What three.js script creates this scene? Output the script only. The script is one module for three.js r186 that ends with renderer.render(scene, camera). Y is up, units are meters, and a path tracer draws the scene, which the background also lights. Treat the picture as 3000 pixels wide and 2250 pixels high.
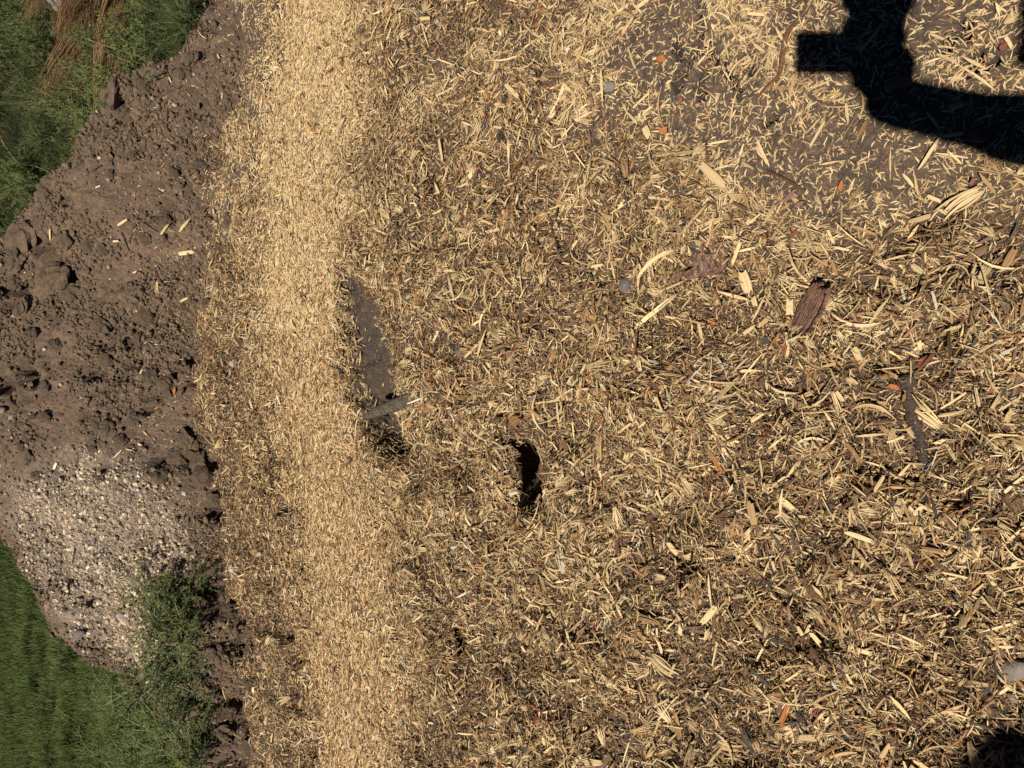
import * as THREE from 'three';
import { Sky } from 'three/addons/objects/Sky.js';
import { MarchingCubes } from 'three/addons/objects/MarchingCubes.js';
import { RoundedBoxGeometry } from 'three/addons/geometries/RoundedBoxGeometry.js';
import { mergeGeometries } from 'three/addons/utils/BufferGeometryUtils.js';

// ---------------------------------------------------------------- camera, sky, sun, exposure
const scene = new THREE.Scene();
const EYE = new THREE.Vector3(0, 1.5, 0);
const PITCH = 51 * Math.PI / 180;
const camera = new THREE.PerspectiveCamera(50, 4 / 3, 0.05, 400);
camera.position.copy(EYE);
camera.up.set(1, 0, 0);                       // the phone was held upright, the picture is stored on its side
camera.lookAt(0, EYE.y - Math.sin(PITCH), -Math.cos(PITCH));
const SUN = new THREE.Vector3(-0.3600, 0.8789, 0.3128).normalize();
const sky = new Sky();
sky.name = 'sky'; sky.scale.setScalar(300); sky.userData.kind = 'structure';
{ const u = sky.material.uniforms; u.sunPosition.value.copy(SUN); u.turbidity.value = 1.5; u.rayleigh.value = 0.2; u.mieCoefficient.value = 0.002; u.mieDirectionalG.value = 0.8; if (u.cloudCoverage) u.cloudCoverage.value = 0; }
scene.add(sky);
scene.environmentIntensity = 0.1;
const sun = new THREE.DirectionalLight(new THREE.Color().setRGB(1, 0.93, 0.82), 5);
sun.name = 'sun'; sun.target.position.set(0, 0, -1.5); sun.position.copy(SUN).multiplyScalar(30).add(sun.target.position);
sun.castShadow = true; sun.shadow.mapSize.set(4096, 4096);
Object.assign(sun.shadow.camera, { left: -6, right: 6, top: 6, bottom: -6, near: 1, far: 60 });
scene.add(sun, sun.target);
const renderer = new THREE.WebGLRenderer({ antialias: true });
renderer.toneMapping = THREE.LinearToneMapping;
renderer.toneMappingExposure = 1.5;
renderer.shadowMap.enabled = true;

// ---------------------------------------------------------------- small helpers
function rng(seed) { let a = seed >>> 0; return () => { a = (a + 0x6D2B79F5) >>> 0; let t = a; t = Math.imul(t ^ (t >>> 15), t | 1); t ^= t + Math.imul(t ^ (t >>> 7), t | 61); return ((t ^ (t >>> 14)) >>> 0) / 4294967296; }; }
const R0 = rng(7);
const rr = (a, b, r = R0) => a + (b - a) * r();
function gauss(r = R0) { return Math.sqrt(-2 * Math.log(1 - r())) * Math.cos(6.2831853 * r()); }
const clamp = (v, a, b) => v < a ? a : v > b ? b : v;
const sstep = (a, b, v) => { const t = clamp((v - a) / (b - a), 0, 1); return t * t * (3 - 2 * t); };
const lerp = (a, b, t) => a + (b - a) * t;
function hash(i, j) { let h = Math.imul(i, 374761393) + Math.imul(j, 668265263) | 0; h = Math.imul(h ^ (h >>> 13), 1274126177); return ((h ^ (h >>> 16)) >>> 0) / 4294967296; }
function noise(x, y) { const i = Math.floor(x), j = Math.floor(y); let u = x - i, v = y - j; u = u * u * (3 - 2 * u); v = v * v * (3 - 2 * v);
  const a = hash(i, j), b = hash(i + 1, j), c = hash(i, j + 1), d = hash(i + 1, j + 1); return (a + (b - a) * u) * (1 - v) + (c + (d - c) * u) * v; }
const sn = (x, y) => noise(x, y) * 2 - 1;
function fbm(x, y, o) { let s = 0, a = 0.5, f = 1; for (let k = 0; k < o; k++) { s += a * sn(x * f + 17 * k, y * f - 31 * k); a *= 0.5; f *= 2.03; } return s; }
function table(rows, x, c) { const n = rows.length; if (x <= rows[0][0]) return rows[0][c]; if (x >= rows[n - 1][0]) return rows[n - 1][c];
  let k = 1; while (rows[k][0] < x) k++; const a = rows[k - 1], b = rows[k]; return lerp(a[c], b[c], (x - a[0]) / (b[0] - a[0])); }
const taken = new Map();
function numbered(name) { const n = taken.get(name) || 0; taken.set(name, n + 1); return n ? name + '_' + String(n).padStart(3, '0') : name; }
function tag(o, label, category, group) { o.userData.label = label; o.userData.category = category; if (group) o.userData.group = group; return o; }
function shade(o) { o.traverse((m) => { if (m.isMesh) { m.castShadow = true; m.receiveShadow = true; } }); return o; }
function mesh(name, geo, mat, parent) { const m = new THREE.Mesh(geo, mat); m.name = name; m.castShadow = m.receiveShadow = true; if (parent) parent.add(m); return m; }
const rgb = (r, g, b) => new THREE.Color().setRGB(r, g, b);

// ---------------------------------------------------------------- where things lie, in metres (x to the side, z negative ahead)
const BAND = [[-1.199,-1.753,0.156],[-0.917,-1.754,0.17],[-0.732,-1.77,0.186],[-0.548,-1.801,0.204],[-0.408,-1.83,0.207],[-0.267,-1.874,0.197],[-0.123,-1.934,0.188],[0.025,-1.996,0.178],[0.177,-2.02,0.172],[0.329,-2.029,0.181],[0.479,-2.014,0.196],[0.628,-2.001,0.227],[0.772,-1.967,0.207],[0.917,-1.948,0.174],[1.105,-1.914,0.14],[1.296,-1.899,0.138]];
const SOIL = [[-0.366,-1.894,0.059,0.35],[-0.601,-1.833,0.077,0.45],[-0.812,-1.704,0.083,0.4],[-1.002,-1.894,0.068,0.35],[-0.126,-2.021,0.04,0.35],[0.554,-0.251,0.139,0.9],[0.764,-0.95,0.115,0.5],[0.527,-0.647,0.102,0.4],[0.605,-0.789,0.162,0.5],[0.517,-0.489,0.197,0.7],[0.589,-1.038,0.104,0.3],[0.313,-0.325,0.083,0.45],[0.811,-1.232,0.119,0.4],[0.729,-1.395,0.092,0.4],[0.278,-0.228,0.074,0.35],[0.53,-2.341,0.066,0.6],[1.025,-2.021,0.091,0.45],[0.832,-1.833,0.067,0.4],[0.298,-0.46,0.071,0.3],[0.571,-0.377,0.199,1],[0.618,-0.581,0.149,0.95],[0.679,-0.716,0.112,0.9],[0.666,-0.843,0.083,0.6],[0.725,-0.993,0.08,0.5],[0.404,-0.398,0.12,0.75],[0.441,-0.251,0.118,0.8],[0.426,-0.55,0.092,0.55],[0.517,-0.695,0.078,0.5],[0.246,-0.525,0.036,0.6],[0.553,-0.767,0.06,0.55],[0.696,-1.514,0.061,0.6],[1.01,-1.755,0.056,0.7],[0.875,-1.894,0.049,0.5],[0.555,-2.122,0.057,0.9],[0.976,-2.192,0.063,0.8],[0.529,-1.442,0.034,0.7],[0.4,-1.361,0.041,0.45],[0.203,-0.594,0.028,0.5],[0.207,-0.883,0.025,0.6],[0.278,-1.122,0.053,0.4],[-0.651,-1.69,0.083,0.45],[-0.525,-1.65,0.064,0.4],[-0.362,-2.054,0.041,0.6],[-0.405,-1.718,0.047,0.3],[-0.889,-1.284,0.032,0.4],[-0.741,-0.867,0.042,0.5],[0.189,-0.3,0.033,0.4],[0.31,-0.993,0.051,0.4],[0.422,-1.065,0.067,0.35],[0.558,-1.232,0.071,0.4],[1.144,-2.265,0.129,1],[0.825,-2.228,0.075,0.8],[0.677,-2.302,0.065,0.7],[0.058,-0.335,0.028,0.3],[-0.6,-0.828,0.041,0.3]];
const LIPS = [[-0.226,-1.231,0.066],[-0.032,-0.903,0.017],[-0.637,-1.381,0.025],[-0.158,-1.65,0.034]];
const HOLES = [[-0.206,-1.18,0.072,0.17],[-0.233,-1.181,0.035,0.1],[0.149,-1.127,0.017,0.05],[-0.028,-0.892,0.018,0.09],[0.034,-1.428,0.019,0.06],[0.089,-1.466,0.013,0.03],[0.347,-1.636,0.022,0.05],[0.519,-1.437,0.025,0.05],[0.462,-1.127,0.017,0.04],[-0.147,-1.603,0.037,0.0988],[-0.187,-1.454,0.034,0.04],[-0.266,-1.533,0.026,0.035],[-0.627,-1.361,0.027,0.09],[-1.06,-1.964,0.03,0.05],[-0.749,-2.054,0.024,0.05],[-0.808,-2.021,0.026,0.045],[-0.914,-2.021,0.022,0.04],[-0.61,-1.103,0.03,0.04],[-0.345,-1.242,0.032,0.035],[-0.701,-0.654,0.045,0.06],[-0.671,-0.76,0.033,0.04],[-0.799,-1.075,0.045,0.05],[-0.462,-0.345,0.022,0.04],[-0.449,-0.261,0.022,0.05],[-0.397,-0.543,0.013,0.04],[0.099,-0.246,0.016,0.035],[-0.283,-1.093,0.045,0.035],[-0.294,-1.201,0.031,0.03],[-0.733,-0.789,0.02,0.04],[-0.342,-0.745,0.03,0.035],[-0.269,-0.688,0.016,0.04],[0.038,-0.466,0.018,0.03],[0.037,-0.398,0.016,0.035],[0.155,-0.356,0.028,0.03],[0.249,-0.345,0.034,0.025],[-0.179,-0.187,0.016,0.05],[0.054,-1.384,0.015,0.04],[-0.202,-1.361,0.033,0.035],[0.112,-0.958,0.014,0.035],[0.71,-1.093,0.019,0.03],[0.676,-1.093,0.011,0.03],[0.31,-1.284,0.019,0.03],[-0.686,-0.581,0.019,0.03],[-0.872,-1.55,0.013,0.05],[-0.374,-2.071,0.014,0.05]];
const PITS = [[-0.414,-2.431,0.027,0.1],[-0.268,-2.451,0.022,0.05],[-0.285,-2.816,0.028,0.07],[-0.35,-2.409,0.018,0.05],[0.583,-2.616,0.027,0.05],[0.549,-2.603,0.02,0.04],[0.631,-2.95,0.023,0.04],[0.483,-3.115,0.029,0.07],[0.462,-3.072,0.021,0.05],[0.33,-3.172,0.024,0.05],[0.27,-3.184,0.026,0.06],[0.37,-2.983,0.026,0.03],[0.195,-2.778,0.026,0.06],[0.146,-2.787,0.026,0.05],[0.176,-2.827,0.023,0.04],[0.14,-2.85,0.021,0.03],[0.135,-2.882,0.021,0.04],[0.035,-2.892,0.023,0.04],[0.023,-2.807,0.019,0.04],[0.076,-2.78,0.023,0.06],[-0.046,-2.679,0.028,0.07],[0.029,-2.618,0.018,0.05],[0.081,-2.592,0.018,0.05],[0.006,-2.553,0.011,0.05],[-0.153,-2.5,0.023,0.05],[-0.198,-2.517,0.02,0.06],[-0.086,-2.706,0.018,0.04],[-0.243,-2.569,0.034,0.05],[-0.25,-2.653,0.023,0.04],[-0.111,-2.925,0.021,0.04],[0.018,-3.094,0.029,0.05],[0.054,-3.132,0.022,0.05],[-0.006,-3.204,0.029,0.06],[0.199,-3.211,0.024,0.05],[0.982,-2.647,0.013,0.05],[0.891,-2.743,0.016,0.03],[0.922,-2.726,0.014,0.03],[0.543,-2.449,0.016,0.05],[-0.807,-2.297,0.03,0.07],[-0.822,-2.237,0.023,0.05],[-0.866,-2.249,0.021,0.04],[-1.064,-2.284,0.036,0.07],[-1.026,-2.354,0.028,0.05],[-0.96,-2.389,0.024,0.05],[-0.884,-2.393,0.02,0.05],[-1.205,-2.32,0.032,0.06],[-0.657,-2.431,0.022,0.06],[-0.721,-2.367,0.022,0.05],[-0.63,-2.354,0.018,0.05],[-0.693,-2.361,0.015,0.05],[-0.576,-2.526,0.016,0.04],[-1.553,-3.814,0.022,0.05],[-1.618,-3.796,0.025,0.05],[-0.74,-2.902,0.023,0.03],[-0.956,-2.73,0.016,0.03],[-0.783,-2.566,0.013,0.03],[-0.437,-2.4,0.018,0.05],[-0.599,-2.851,0.016,0.03]];
const TRENCH = [[0.295,-1.808],[0.212,-1.779],[0.135,-1.754],[0.06,-1.73],[-0.005,-1.704],[-0.069,-1.701],[-0.114,-1.677],[-0.167,-1.64]];
const TRENCH_W = [0.06,0.085,0.1,0.11,0.11,0.09,0.08,0.05];
const CRACKS = [[[0.733,-0.719],[0.701,-0.722],[0.668,-0.723],[0.646,-0.741],[0.626,-0.752]],[[0.668,-0.723],[0.636,-0.702],[0.616,-0.684],[0.586,-0.667],[0.556,-0.648],[0.543,-0.647]],[[0.683,-0.778],[0.664,-0.771],[0.645,-0.763]],[[0.588,-0.774],[0.609,-0.763],[0.623,-0.752]],[[0.576,-0.264],[0.559,-0.264]],[[0.522,-0.249],[0.509,-0.253],[0.494,-0.258]],[[0.563,-0.285],[0.544,-0.294]],[[0.605,-0.627],[0.585,-0.623]],[[0.487,-0.594],[0.49,-0.578]],[[0.509,-0.223],[0.502,-0.237]],[[0.584,-0.73],[0.563,-0.723]],[[0.607,-0.716],[0.584,-0.73]]];
const EDGE = [[-1.744,-2.139],[-1.438,-2.157],[-1.182,-2.174],[-1.026,-2.183],[-0.868,-2.183],[-0.744,-2.192],[-0.682,-2.331],[-0.524,-2.379],[-0.327,-2.399],[-0.197,-2.459],[-0.085,-2.511],[0.087,-2.574],[0.204,-2.607],[0.315,-2.542],[0.478,-2.459],[0.628,-2.409],[0.774,-2.419],[0.896,-2.312],[1.057,-2.302],[1.236,-2.36],[1.421,-2.419],[1.603,-2.459]];
const CREST = [[-1.788,-2.5,0.0,2.0],[-1.442,-2.508,0.02,2.0],[-1.215,-2.541,0.05,1.8],[-1.09,-2.646,0.1,1.4],[-1.019,-2.808,0.16,1.1],[-0.953,-2.935,0.2,0.8],[-0.872,-3.056,0.24,0.6],[-0.709,-3.162,0.3,0.55],[-0.579,-3.344,0.34,0.5],[-0.441,-3.371,0.37,0.5],[-0.216,-3.363,0.4,0.5],[0.152,-3.335,0.42,0.5],[0.396,-3.314,0.4,0.5],[0.576,-3.24,0.36,0.5],[0.673,-3.109,0.32,0.5],[0.737,-2.946,0.28,0.5],[0.925,-2.826,0.22,0.6],[0.988,-2.772,0.2,0.6],[1.017,-2.618,0.15,0.7],[1.079,-2.516,0.1,0.9],[1.219,-2.437,0.05,1.2],[1.375,-2.407,0.02,1.5],[1.559,-2.341,0.0,1.6]];
const CHIPS = [[0.169,-0.231,0.052,0.0159,-0.37,0,3],[0.188,-0.201,0.036,0.0115,-0.46,2,1],[0.275,-0.326,0.049,0.0089,-1.4,0,1],[0.249,-0.341,0.034,0.0056,-0.65,0,0],[0.105,-0.42,0.077,0.0046,-1.82,0,2],[0.048,-0.467,0.131,0.0166,-2.16,1,3],[0.048,-0.392,0.043,0.0092,-2.22,1,1],[-0.036,-0.462,0.05,0.0094,-2.81,0,3],[-0.022,-0.454,0.024,0.0082,-2.58,0,1],[-0.061,-0.598,0.034,0.01,-0.91,0,1],[-0.04,-0.394,0.074,0.0034,-1.8,1,2],[-0.099,-0.496,0.06,0.006,-1.53,0,2],[-0.085,-0.399,0.048,0.0046,-1.45,0,0],[-0.118,-0.43,0.045,0.0081,-2.46,2,1],[-0.203,-0.328,0.022,0.0078,-0.78,0,1],[-0.241,-0.218,0.022,0.0063,-0.0,0,0],[-0.266,-0.246,0.028,0.0053,-2.7,2,0],[-0.016,-0.232,0.034,0.0074,-2.98,0,1],[-0.022,-0.213,0.043,0.0074,-0.56,0,3],[-0.042,-0.281,0.045,0.0065,-1.36,0,3],[-0.379,-0.219,0.07,0.0053,3.1,0,0],[-0.438,-0.243,0.035,0.0139,-0.53,0,1],[-0.468,-0.205,0.025,0.0052,-0.74,0,0],[-0.44,-0.519,0.025,0.0085,-2.53,0,1],[-0.436,-0.507,0.029,0.0072,-0.29,0,1],[-0.38,-0.379,0.021,0.0148,-2.61,0,3],[-0.381,-0.256,0.026,0.0129,-2.94,0,1],[-0.354,-0.425,0.046,0.0081,-1.64,1,3],[-0.312,-0.362,0.029,0.0079,-1.92,2,1],[-0.327,-0.326,0.016,0.0078,-2.71,0,1],[-0.446,-0.41,0.03,0.0081,-1.72,0,1],[-0.497,-0.255,0.027,0.0075,-2.68,1,2],[-0.592,-0.301,0.039,0.0099,-1.34,2,3],[-0.632,-0.455,0.076,0.0047,-1.01,1,2],[-0.578,-0.408,0.029,0.0092,-2.14,2,1],[-0.42,-0.547,0.027,0.0061,-2.86,0,0],[-0.428,-0.691,0.066,0.013,-0.63,0,1],[-0.454,-0.667,0.027,0.0129,-2.61,3,1],[-0.475,-0.752,0.026,0.0093,-0.17,0,1],[-0.466,-0.819,0.083,0.0137,-1.6,1,3],[-0.383,-0.796,0.029,0.0122,-1.56,0,3],[-0.392,-0.622,0.035,0.0088,-1.29,0,1],[-0.784,-0.953,0.062,0.0215,-1.42,0,3],[-0.796,-1.11,0.028,0.0076,0.14,0,0],[-0.525,-0.776,0.022,0.0054,-1.46,0,0],[-0.591,-0.696,0.02,0.0052,-0.58,0,1],[-0.6,-0.881,0.028,0.0049,-2.35,0,0],[-0.014,-0.658,0.076,0.0103,-0.74,0,3],[-0.13,-0.787,0.031,0.0094,-2.77,0,1],[-0.153,-0.672,0.036,0.0116,-2.72,5,1],[-0.313,-0.777,0.04,0.0108,-2.81,0,1],[-0.166,-1.0,0.032,0.0058,-1.86,0,0],[-0.25,-0.717,0.062,0.0053,-3.05,1,0],[-0.012,-0.559,0.059,0.0043,-1.88,0,2],[-0.235,-0.598,0.05,0.0138,-2.92,1,1],[0.396,-0.689,0.08,0.0169,-2.38,0,1],[0.508,-0.838,0.029,0.0138,-2.72,0,1],[0.546,-0.871,0.043,0.0056,-2.46,0,0],[0.467,-0.935,0.069,0.01,-2.04,0,3],[0.446,-0.883,0.048,0.0154,-2.97,2,3],[0.654,-1.151,0.064,0.0108,-2.33,0,1],[0.636,-1.02,0.047,0.0074,-2.38,0,0],[0.642,-0.912,0.046,0.0057,-1.37,1,0],[0.425,-0.596,0.059,0.0063,-2.74,0,1],[0.463,-0.684,0.045,0.0045,-1.6,0,0],[0.676,-0.599,0.04,0.0063,-1.91,0,1],[0.657,-0.644,0.038,0.0051,-2.76,1,0],[0.763,-0.855,0.037,0.0055,-2.48,0,0],[0.408,-0.625,0.028,0.0051,-2.19,1,0],[0.43,-0.312,0.03,0.005,-2.58,0,0],[0.465,-0.444,0.037,0.0053,-3.06,0,0],[0.477,-0.422,0.048,0.0058,3.11,1,2],[0.425,-0.42,0.05,0.0081,2.68,2,3],[0.584,-0.22,0.02,0.0053,-2.96,0,0],[0.582,-0.246,0.014,0.0075,-0.66,0,3],[0.53,-0.205,0.024,0.0063,-2.71,0,1],[0.362,-0.28,0.032,0.0043,-2.44,0,0],[0.401,-0.305,0.022,0.0055,-2.01,0,3],[0.44,-0.551,0.038,0.0061,-2.79,1,2],[0.431,-0.598,0.049,0.0063,-2.8,0,2],[0.325,-0.495,0.026,0.0084,-2.66,0,3],[0.297,-0.307,0.029,0.0066,-2.1,0,1],[0.315,-0.263,0.043,0.0038,-2.24,1,2],[0.336,-0.348,0.029,0.0056,-2.58,0,0],[0.385,-0.472,0.035,0.0041,-1.57,0,0],[0.609,-0.351,0.044,0.0034,-2.36,0,0],[0.143,-0.825,0.115,0.0096,-0.94,0,0],[0.183,-0.813,0.052,0.0177,-1.8,0,3],[0.134,-0.944,0.065,0.0086,-2.56,1,0],[0.15,-0.602,0.021,0.01,-2.76,0,1],[0.038,-0.839,0.035,0.011,-2.8,0,3],[0.245,-0.811,0.109,0.0068,-1.07,0,2],[0.316,-0.724,0.077,0.0059,-0.83,1,0],[0.253,-0.623,0.033,0.0051,-1.48,0,0],[0.215,-0.602,0.066,0.0056,-2.79,2,0],[0.203,-0.716,0.023,0.0053,-0.66,0,0],[0.2,-0.732,0.046,0.0059,-2.35,0,0],[0.319,-0.79,0.051,0.0081,-2.51,0,3],[0.637,-1.199,0.04,0.0094,-1.93,0,1],[0.574,-1.407,0.06,0.0067,-3.01,0,0],[0.478,-1.416,0.045,0.0067,-2.54,0,0],[0.732,-1.216,0.038,0.0189,-2.22,0,3],[0.364,-1.642,0.035,0.0108,-1.28,0,1],[0.21,-1.331,0.065,0.0098,-1.93,0,3],[0.262,-1.602,0.044,0.0089,-1.59,0,1],[0.073,-1.621,0.037,0.0045,-1.82,0,1],[0.012,-1.415,0.086,0.0042,-1.36,1,2],[0.015,-1.093,0.027,0.0091,-1.49,0,1],[-0.092,-1.606,0.065,0.0107,-1.97,0,3],[-0.07,-1.483,0.024,0.0069,-1.55,0,1],[-0.138,-1.318,0.047,0.0081,-0.54,0,1],[-0.079,-1.172,0.075,0.0233,-1.15,2,3],[-0.581,-1.48,0.053,0.0052,-0.94,0,0],[-0.64,-1.403,0.018,0.0134,-3.14,0,1],[-1.017,-1.982,0.073,0.008,-1.31,0,2],[-0.934,-1.555,0.053,0.0124,-1.12,0,3],[-0.39,-1.252,0.057,0.0072,-2.76,0,0],[0.441,-2.591,0.06,0.0136,-1.47,0,1],[0.322,-2.689,0.056,0.0138,-3.13,0,3],[0.521,-2.548,0.058,0.0102,-0.51,0,0],[0.512,-2.626,0.047,0.0102,-0.33,0,1],[0.517,-3.022,0.051,0.0094,-0.65,0,0],[0.542,-2.751,0.044,0.008,-1.13,0,1],[0.512,-2.684,0.034,0.0046,-2.42,0,0],[0.484,-2.797,0.035,0.0069,-1.61,0,1],[0.296,-2.964,0.019,0.0047,-1.84,8,0],[0.338,-2.521,0.047,0.0137,-2.69,0,3],[0.342,-2.56,0.03,0.0103,-2.92,1,3],[0.032,-2.747,0.039,0.0081,-0.18,0,1],[0.38,-2.762,0.015,0.0058,-1.28,8,0],[1.127,-2.454,0.042,0.0099,-2.34,0,2],[1.047,-2.388,0.025,0.0055,-2.55,0,0],[0.987,-2.535,0.028,0.0066,-2.98,1,0],[0.892,-2.656,0.016,0.0045,-1.26,8,1],[0.655,-2.795,0.02,0.0046,-1.11,8,1],[-0.234,-2.757,0.044,0.0057,-0.84,0,0],[-0.221,-2.728,0.025,0.0046,-1.69,0,0],[-0.286,-3.04,0.028,0.0095,-0.37,8,1],[-0.141,-2.857,0.018,0.0081,-2.47,0,1],[-0.165,-2.701,0.02,0.0057,-2.51,0,0],[0.288,-2.625,0.035,0.0069,-1.25,0,1],[-0.009,-2.668,0.032,0.0046,-2.67,8,1],[-0.186,-2.475,0.097,0.0079,-2.31,0,3],[-0.976,-2.351,0.066,0.0065,-2.78,0,3],[-0.937,-2.359,0.02,0.0097,-1.77,0,1],[-1.119,-2.555,0.043,0.0056,-0.92,0,0],[-0.969,-2.62,0.029,0.0067,-0.95,8,0],[-0.927,-2.177,0.018,0.0147,-2.85,8,1],[-0.725,-2.364,0.04,0.0108,-2.27,0,3]];
const BARK_SLAB = [0.138,-0.485,0.095,0.0417,-0.59];
const BARK_FLAT = [[0.241,-0.73],[0.268,-0.697],[0.268,-0.68],[0.258,-0.682],[0.252,-0.649],[0.24,-0.658],[0.22,-0.656],[0.21,-0.67],[0.207,-0.697],[0.202,-0.734],[0.212,-0.745],[0.232,-0.702]];
const BARK_PINK = [0.39,-0.247,0.048,0.0203,-1.74];
const BARK_BROWN = [-0.183,-0.209,0.072,0.022,-2.37];
const BARK_STICK = [[0.015,-0.348,0.01],[-0.014,-0.345,0.011],[-0.046,-0.342,0.01],[-0.077,-0.332,0.009],[-0.103,-0.328,0.008],[-0.128,-0.324,0.006]];
const ROOT = [[-0.09,-1.712,0.007],[-0.072,-1.644,0.015],[-0.055,-1.578,0.017],[-0.036,-1.521,0.016],[-0.023,-1.479,0.014]];
const TWIG = [[0.66,-0.516,0.002],[0.639,-0.534,0.003],[0.624,-0.545,0.005],[0.591,-0.553,0.004],[0.557,-0.561,0.004],[0.544,-0.581,0.003],[0.527,-0.609,0.002]];
const TWIG_RED = [[0.393,-0.59,0.002],[0.372,-0.556,0.003],[0.343,-0.516,0.002]];
const TWIG_BARK = [[0.397,-0.807,0.004],[0.401,-0.763,0.005],[0.409,-0.725,0.002]];
const TWIG_THIN = [[-0.46,-0.693,0.001],[-0.491,-0.693,0.001],[-0.522,-0.695,0.001]];
const TWIG_TRACK = [[-0.769,-1.785,0.003],[-0.821,-1.788,0.003],[-0.871,-1.794,0.002]];
const STICKS_BERM = [[[0.554,-2.717,0.002],[0.541,-2.678,0.002],[0.506,-2.641,0.002]],[[0.511,-2.762,0.002],[0.449,-2.763,0.002]],[[0.239,-2.744,0.002],[0.233,-2.705,0.002]],[[0.98,-2.583,0.002],[1.007,-2.537,0.002]],[[0.2,-2.932,0.002],[0.206,-2.946,0.002]],[[-0.629,-3.004,0.002],[-0.554,-2.952,0.002]],[[0.706,-2.812,0.002],[0.725,-2.775,0.002]],[[-0.075,-2.697,0.002],[-0.063,-2.655,0.001]]];
const BITS = [[0.063,-0.553,0.021,0.018,1.05,6,'chunk'],[-0.005,-0.367,0.023,0.009,-0.35,5,'flake'],[0.103,-0.42,0.023,0.013,0.52,6,'flake'],[0.123,-0.294,0.013,0.006,1.05,5,'flake'],[0.166,-0.297,0.014,0.007,0.35,6,'flake'],[0.036,-0.32,0.033,0.012,0.7,6,'flake'],[0.06,-0.419,0.029,0.015,0.87,4,'flake'],[-0.246,-0.301,0.012,0.009,1.22,5,'flake'],[0.65,-0.805,0.018,0.015,0.17,5,'chunk'],[0.652,-0.817,0.011,0.006,0.17,8,'flake'],[0.709,-1.015,0.021,0.01,1.22,6,'flake'],[0.718,-1.017,0.012,0.012,0.0,8,'flake'],[0.509,-0.805,0.02,0.012,0.35,5,'flake'],[0.318,-0.251,0.014,0.007,0.87,6,'flake'],[0.341,-0.451,0.02,0.006,1.4,5,'flake'],[0.524,-0.212,0.014,0.009,0.87,6,'flake'],[0.336,-0.544,0.031,0.009,0.7,7,'flake'],[0.326,-0.786,0.015,0.006,1.22,6,'flake'],[0.116,-0.695,0.017,0.016,0.0,5,'flake'],[0.671,-1.244,0.024,0.019,0.35,5,'flake'],[0.678,-1.3,0.013,0.01,0.0,6,'flake'],[0.888,-1.866,0.027,0.012,0.17,6,'flake'],[0.685,-1.751,0.015,0.009,1.22,6,'flake'],[0.572,-1.534,0.019,0.01,1.05,6,'flake'],[0.194,-1.286,0.019,0.008,-0.52,5,'flake'],[0.078,-1.333,0.021,0.007,-0.35,5,'flake'],[-0.812,-1.854,0.021,0.008,1.31,6,'flake'],[-0.729,-2.196,0.023,0.01,1.4,6,'flake'],[-0.118,-0.207,0.013,0.005,0.35,6,'flake'],[-0.013,-0.218,0.008,0.007,0.0,6,'flake'],[-0.2,-0.3,0.014,0.008,0.87,6,'flake'],[-0.26,-0.437,0.008,0.006,0.52,6,'flake'],[-0.409,-0.559,0.009,0.01,0.0,6,'flake'],[-0.547,-0.418,0.012,0.009,1.22,7,'flake'],[-0.72,-1.002,0.013,0.01,1.05,6,'flake'],[-0.407,-0.565,0.01,0.01,0.0,6,'flake'],[-0.516,-0.957,0.016,0.009,1.05,6,'flake'],[-0.062,-0.836,0.019,0.012,1.22,5,'flake'],[0.06,-0.633,0.013,0.005,1.22,6,'flake'],[0.397,-1.339,0.021,0.007,1.05,6,'flake'],[-0.241,-0.325,0.008,0.007,0.0,6,'flake'],[0.318,-0.525,0.016,0.008,0.35,7,'flake'],[0.265,-0.588,0.015,0.01,1.05,5,'flake'],[0.265,-0.531,0.018,0.007,1.05,6,'flake'],[0.177,-0.495,0.008,0.006,0.0,6,'flake'],[0.79,-1.112,0.011,0.006,0.0,5,'flake'],[0.558,-0.763,0.017,0.007,1.22,6,'flake'],[0.221,-2.601,0.028,0.008,1.31,6,'flake'],[-0.023,-2.59,0.023,0.011,1.4,5,'flake'],[-0.56,-1.504,0.043,0.033,0.96,4,'chunk'],[-0.069,-1.109,0.043,0.027,1.48,4,'chunk'],[-0.843,-1.432,0.022,0.012,1.48,4,'chunk'],[-0.504,-1.749,0.023,0.009,1.48,4,'chunk'],[0.08,-0.586,0.019,0.015,0.79,4,'flake'],[0.097,-0.212,0.026,0.007,1.4,4,'flake'],[0.019,-0.265,0.022,0.009,-0.7,4,'flake'],[-0.523,-0.28,0.016,0.011,0.52,7,'flake'],[-0.428,-1.263,0.018,0.01,1.22,5,'flake'],[-0.451,-1.507,0.019,0.009,0.17,3,'flake'],[-0.279,-1.047,0.01,0.006,0.35,3,'flake']];
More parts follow.
